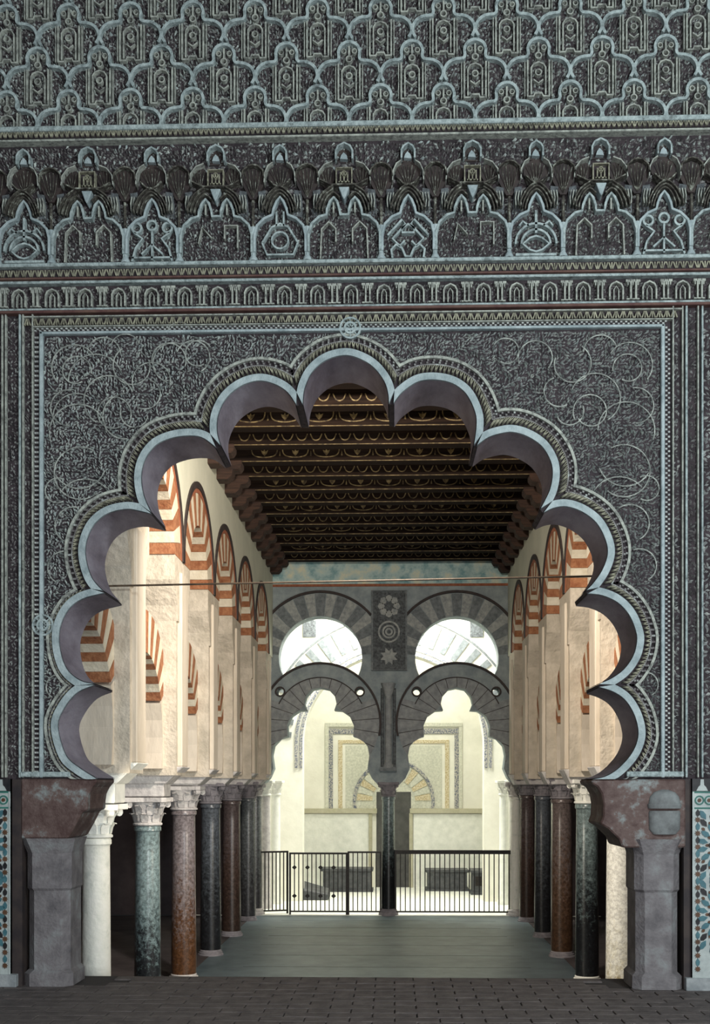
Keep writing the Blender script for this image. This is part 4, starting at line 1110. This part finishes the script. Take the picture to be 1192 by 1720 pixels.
def on_wall(px0, px1, py0, py1, m, nm, pr_=.03, parent=chb):
    a = R_(px0,py1); b = R_(px1,py0); return MB().box(a[0], b[0], YB-pr_, YB, a[1], b[1]).build(nm, m, parent, bevel=.005)
# mosaic frame (alfiz): outer dark strip, gold strip, field
on_wall(546,776,1214,1221,'mosaic_field','frame_edge',.05); 
for a, b in ((546,552),(770,776)): on_wall(a,b,1221,1358,'mosaic_field','frame_edge',.05)
on_wall(552,770,1224,1233,'mosaic_strip','inscription_strip')
for a, b in ((552,559),(763,770)): on_wall(a,b,1233,1358,'mosaic_strip','inscription_strip')
on_wall(568,754,1243,1249,'mosaic_gold','gold_strip')
for a, b in ((568,575),(747,754)): on_wall(a,b,1249,1358,'mosaic_gold','gold_strip')
on_wall(580,742,1252,1358,'mosaic_field','mosaic_panel',.015)
c = R_(661,1345); mb = MB(); ribbon(mb, circ(c[0],c[1],66*KB,30,math.radians(-12),math.radians(192),False), 5*KB, YB-.05, YB); mb.build('niche_arch_rim', 'mosaic_strip', chb)
n = 15
for k in range(n):
    a0 = PI*k/n+.01; a1 = PI*(k+1)/n-.01
    mb = MB(); mb.prism([(c[0]+r_*KB*math.cos(a), c[1]+r_*KB*math.sin(a)) for r_, a in ((36,a0),(62,a0),(62,a1),(36,a1))], YB-.035, YB)
    mb.build('voussoir', 'mosaic_field' if k % 2 else 'mosaic_gold', chb)
on_wall(632,690,1330,1500,'door_dark','niche_opening',.02)
on_wall(478,633,1358,1366,'ledge_stone','ledge',.12); on_wall(688,832,1358,1366,'ledge_stone','ledge',.12)
on_wall(482,622,1367,1498,'white_stone','dado_slab',.05); on_wall(694,828,1367,1498,'white_stone','dado_slab',.05)
for a in (480, 832, 622, 690): on_wall(a-3,a+3,1366,1498,'ledge_stone','dado_post',.09)
# big striped arch standing before the rear wall
YA = 27.2; KA = YA/F
c = P(660,1250,YA); c = (c[0], c[2])
pl_ = []
ra, rb = 168*KA, 214*KA
oute = [(-3.9,FLOOR2),( c[0]-152*KA,FLOOR2)] + circ(c[0],c[1],152*KA,36,PI,0,False) + [(c[0]+152*KA,FLOOR2),(3.8,FLOOR2),(3.8,6.4),(-3.9,6.4)]
aw = MB().prism(oute, YA, YA+.5).build('wall_chamber_arch', 'white_wall'); tag(aw, 'bright white wall with a wide striped arch inside the far chamber', 'wall', kind='structure')
n = 51
for k in range(n):
    a0 = PI*k/n+.004; a1 = PI*(k+1)/n-.004
    if k % 2 == 0: continue
    mb = MB(); mb.prism([(c[0]+r_*math.cos(a), c[1]+r_*math.sin(a)) for r_, a in ((ra+.05,a0),(rb-.03,a0),(rb-.03,(a0+a1)/2),(rb-.03,a1),(ra+.05,a1),(ra+.05,(a0+a1)/2))], YA-.03, YA+.01)
    mb.build('voussoir', 'far_voussoir_dark', aw)
mb = MB(); ribbon(mb, circ(c[0],c[1],rb+.02,44,0,PI,False), 3*KA, YA-.05, YA); mb.build('arch_moulding', 'far_voussoir_dark', aw)
for r0 in (155, 163): 
    mb = MB(); ribbon(mb, circ(c[0],c[1],r0*KA,44,0,PI,False), 5*KA, YA-.03, YA); mb.build('inscription_ring', 'mosaic_strip', aw)
for s_ in (-1,1):
    for dx in (155,163):
        x = c[0]+s_*dx*KA; MB().box(x-2.5*KA, x+2.5*KA, YA-.03, YA, c[1]-40*KA, c[1]).build('inscription_strip', 'mosaic_strip', aw)
# carved squares beside the arch
for px in (520, 800):
    a = P(px-11,1070,YA); b = P(px+11,1042,YA); MB().box(a[0], b[0], YA-.03, YA, a[2], b[2]).build('carved_square', 'far_relief', aw)
# slim pale columns inside the doorways
def slim(px, Y, label, m='white_stone', r=.11):
    p = P(px,1400,Y); t = empty('chamber_column', (p[0],Y,FLOOR2+.012)); tag(t, label, 'column', 'columns of the far chamber'); zt = P(px,1310,Y)[2]; h = zt-FLOOR2
    mb = MB().lathe([(r*1.4,0),(r*1.4,.06),(r,.14),(r*.9,h-.34)], 18); place('shaft', mb.mesh('shaft', m, smooth=True), (p[0],Y,FLOOR2+.012), t)
    place('capital', CAPM['capital_bright'][0], (p[0],Y,zt-.345), t, scale=(r/.155,r/.155,1)); place('abacus', CAPM['capital_bright'][1], (p[0],Y,zt-.07), t, scale=(r/.155,r/.155,1))
slim(446, 25.6, 'slim grey column just inside the left far doorway', 'capital_stone'); slim(463, 26.6, 'slim white column deeper inside the left far doorway')
slim(846, 26.6, 'slim white column inside the right far doorway')

# dark stone seats in the chamber
def block(px0, px1, py0, py1, Y, depth, label, nm='stone_bench', arms=False):
    a = P(px0,py1,Y); b = P(px1,py0,Y); z0 = FLOOR2+.012
    t = empty(nm, ((a[0]+b[0])/2, Y+depth/2, z0)); tag(t, label, 'bench')
    MB().box(a[0]-.02, b[0]+.02, Y-.03, Y+depth, b[2]-.07, b[2]).build('seat', 'bench_stone', t, bevel=.012)
    MB().box(a[0]+.03, b[0]-.03, Y, Y+depth-.02, z0, b[2]-.07).build('body', 'bench_stone', t)
    MB().box(a[0]-.02, b[0]+.02, Y-.04, Y+depth, z0, z0+.06).build('plinth', 'bench_stone', t)
    return t
block(540,625,1459,1490,29.6,.7,'long dark stone bench against the rear wall behind the left doorway')
block(716,786,1461,1490,29.9,.7,'dark stone bench behind the right doorway')
ch = block(792,840,1462,1492,28.9,.8,'dark carved chest at the right end, behind the railing','carved_chest')
ch['category'] = 'chest'
for k in range(3):
    a = P(798+14*k,1488,28.9); b = P(809+14*k,1470,28.9); MB().box(a[0], b[0], 28.885, 28.91, max(a[2],FLOOR2+.1), b[2]-.03).build('carved_panel', 'iron', ch)
# slanted dark lectern-like slab behind the gate
t = empty('sloping_slab', (P(510,1490,27.6)[0], 27.6, FLOOR2+.012)); tag(t, 'dark sloping stone slab lying behind the left gate', 'slab')
a = P(492,1486,27.6); b = P(552,1470,27.6)
vs = [(a[0],27.4,FLOOR2+.012),(b[0],27.4,FLOOR2+.012),(b[0],28.2,FLOOR2+.012),(a[0],28.2,FLOOR2+.012),(a[0],27.4,FLOOR2+.30),(b[0],27.4,FLOOR2+.16),(b[0],28.2,FLOOR2+.22),(a[0],28.2,FLOOR2+.46)]
MB().add(vs, [(0,3,2,1),(4,5,6,7),(0,1,5,4),(1,2,6,5),(2,3,7,6),(3,0,4,7)]).build('slab_body', 'bench_stone', t, bevel=.02)

# =================================================================== IRON RAILINGS
def railing(name, pxa, pxb, ptop, n, label, Y=WFAR+.15, orn=False, rot=0, thick=.022):
    a = P(pxa,1500,Y)[0]; b = P(pxb,1500,Y)[0]; zt = P((pxa+pxb)/2,ptop,Y)[2]; z0 = FLOOR2+.014; Ln = b-a
    t = empty(name, (a, Y, z0)); tag(t, label, 'gate' if 'gate' in name else 'railing')
    def part(nm, mb): me = mb.mesh(nm, 'iron'); return place(nm, me, (a,Y,z0), t)
    h = zt-z0
    part('top_rail', MB().box(0, Ln, -.025, .025, h-thick*1.6, h)); part('bottom_rail', MB().box(0, Ln, -.018, .018, .05, .08))
    part('post', MB().box(-.018, .018, -.02, .02, 0, h)); part('post', MB().box(Ln-.018, Ln+.018, -.02, .02, 0, h))
    for k in range(1, n):
        x = Ln*k/n; part('bar', MB().box(x-.010, x+.010, -.010, .010, .07, h-.02))
        if orn and k % 3 == 1:
            for zz in (h*.30, h*.76): part('diamond', MB().prism([(x-.05,zz),(x,zz-.05),(x+.05,zz),(x,zz+.05)], -.012, .012))
    if rot: t.rotation_euler = (0,0,rot)
    return t
railing('iron_railing', 664, 871, 1428, 25, 'long iron railing with heavy top rail across the right doorway', thick=.05)
railing('iron_railing', 585, 639, 1430, 7, 'short iron railing left of the dark middle column')
railing('iron_gate', 487, 582, 1432, 13, 'iron gate leaf with small diamond ornaments in the left doorway', orn=True)
g = railing('iron_gate', 432, 484, 1430, 8, 'narrow iron gate leaf standing open at the far left jamb', rot=.35)

# =================================================================== TIE ROD across the nave
a = P(150,985,11.0); b = P(1030,967,11.0)
rod = MB(); rod.tube([a, b], .009, 8)
ro_ = rod.build('tie_rod', 'rod_iron', smooth=True); tag(ro_, 'thin iron tie rod spanning the nave behind the big arch', 'rod')

# =================================================================== SIDE AISLES
for s, nm, mt, lb in ((-1,'wall_aisle_left','aisle_plaster','rough plaster outer wall of the left aisle'),(1,'wall_aisle_right','aisle_plaster','dim plaster outer wall of the right aisle')):
    x = s*6.2; o = MB().box(min(x,x+s*.2), max(x,x+s*.2), WB, YB, FLOOR2, 7.0).build(nm, mt); tag(o, lb, 'wall', kind='structure')
    o = MB().box(*sorted((s*(2.9 if s < 0 else 2.75), s*6.4)), WB, YB, 7.0, 7.1).build('ceiling_aisle_'+('left' if s < 0 else 'right'), 'aisle_dark'); tag(o, 'dark ceiling over the %s aisle' % ('left' if s < 0 else 'right'), 'ceiling', kind='structure')
    o = MB().box(*sorted((s*(3.35 if s < 0 else 3.25), s*6.4)), WFAR+.1, WFAR+.3, FLOOR2, 7.0).build('wall_aisle_end_'+('left' if s < 0 else 'right'), 'aisle_dark'); tag(o, 'dark end wall of the %s aisle' % ('left' if s < 0 else 'right'), 'wall', kind='structure')
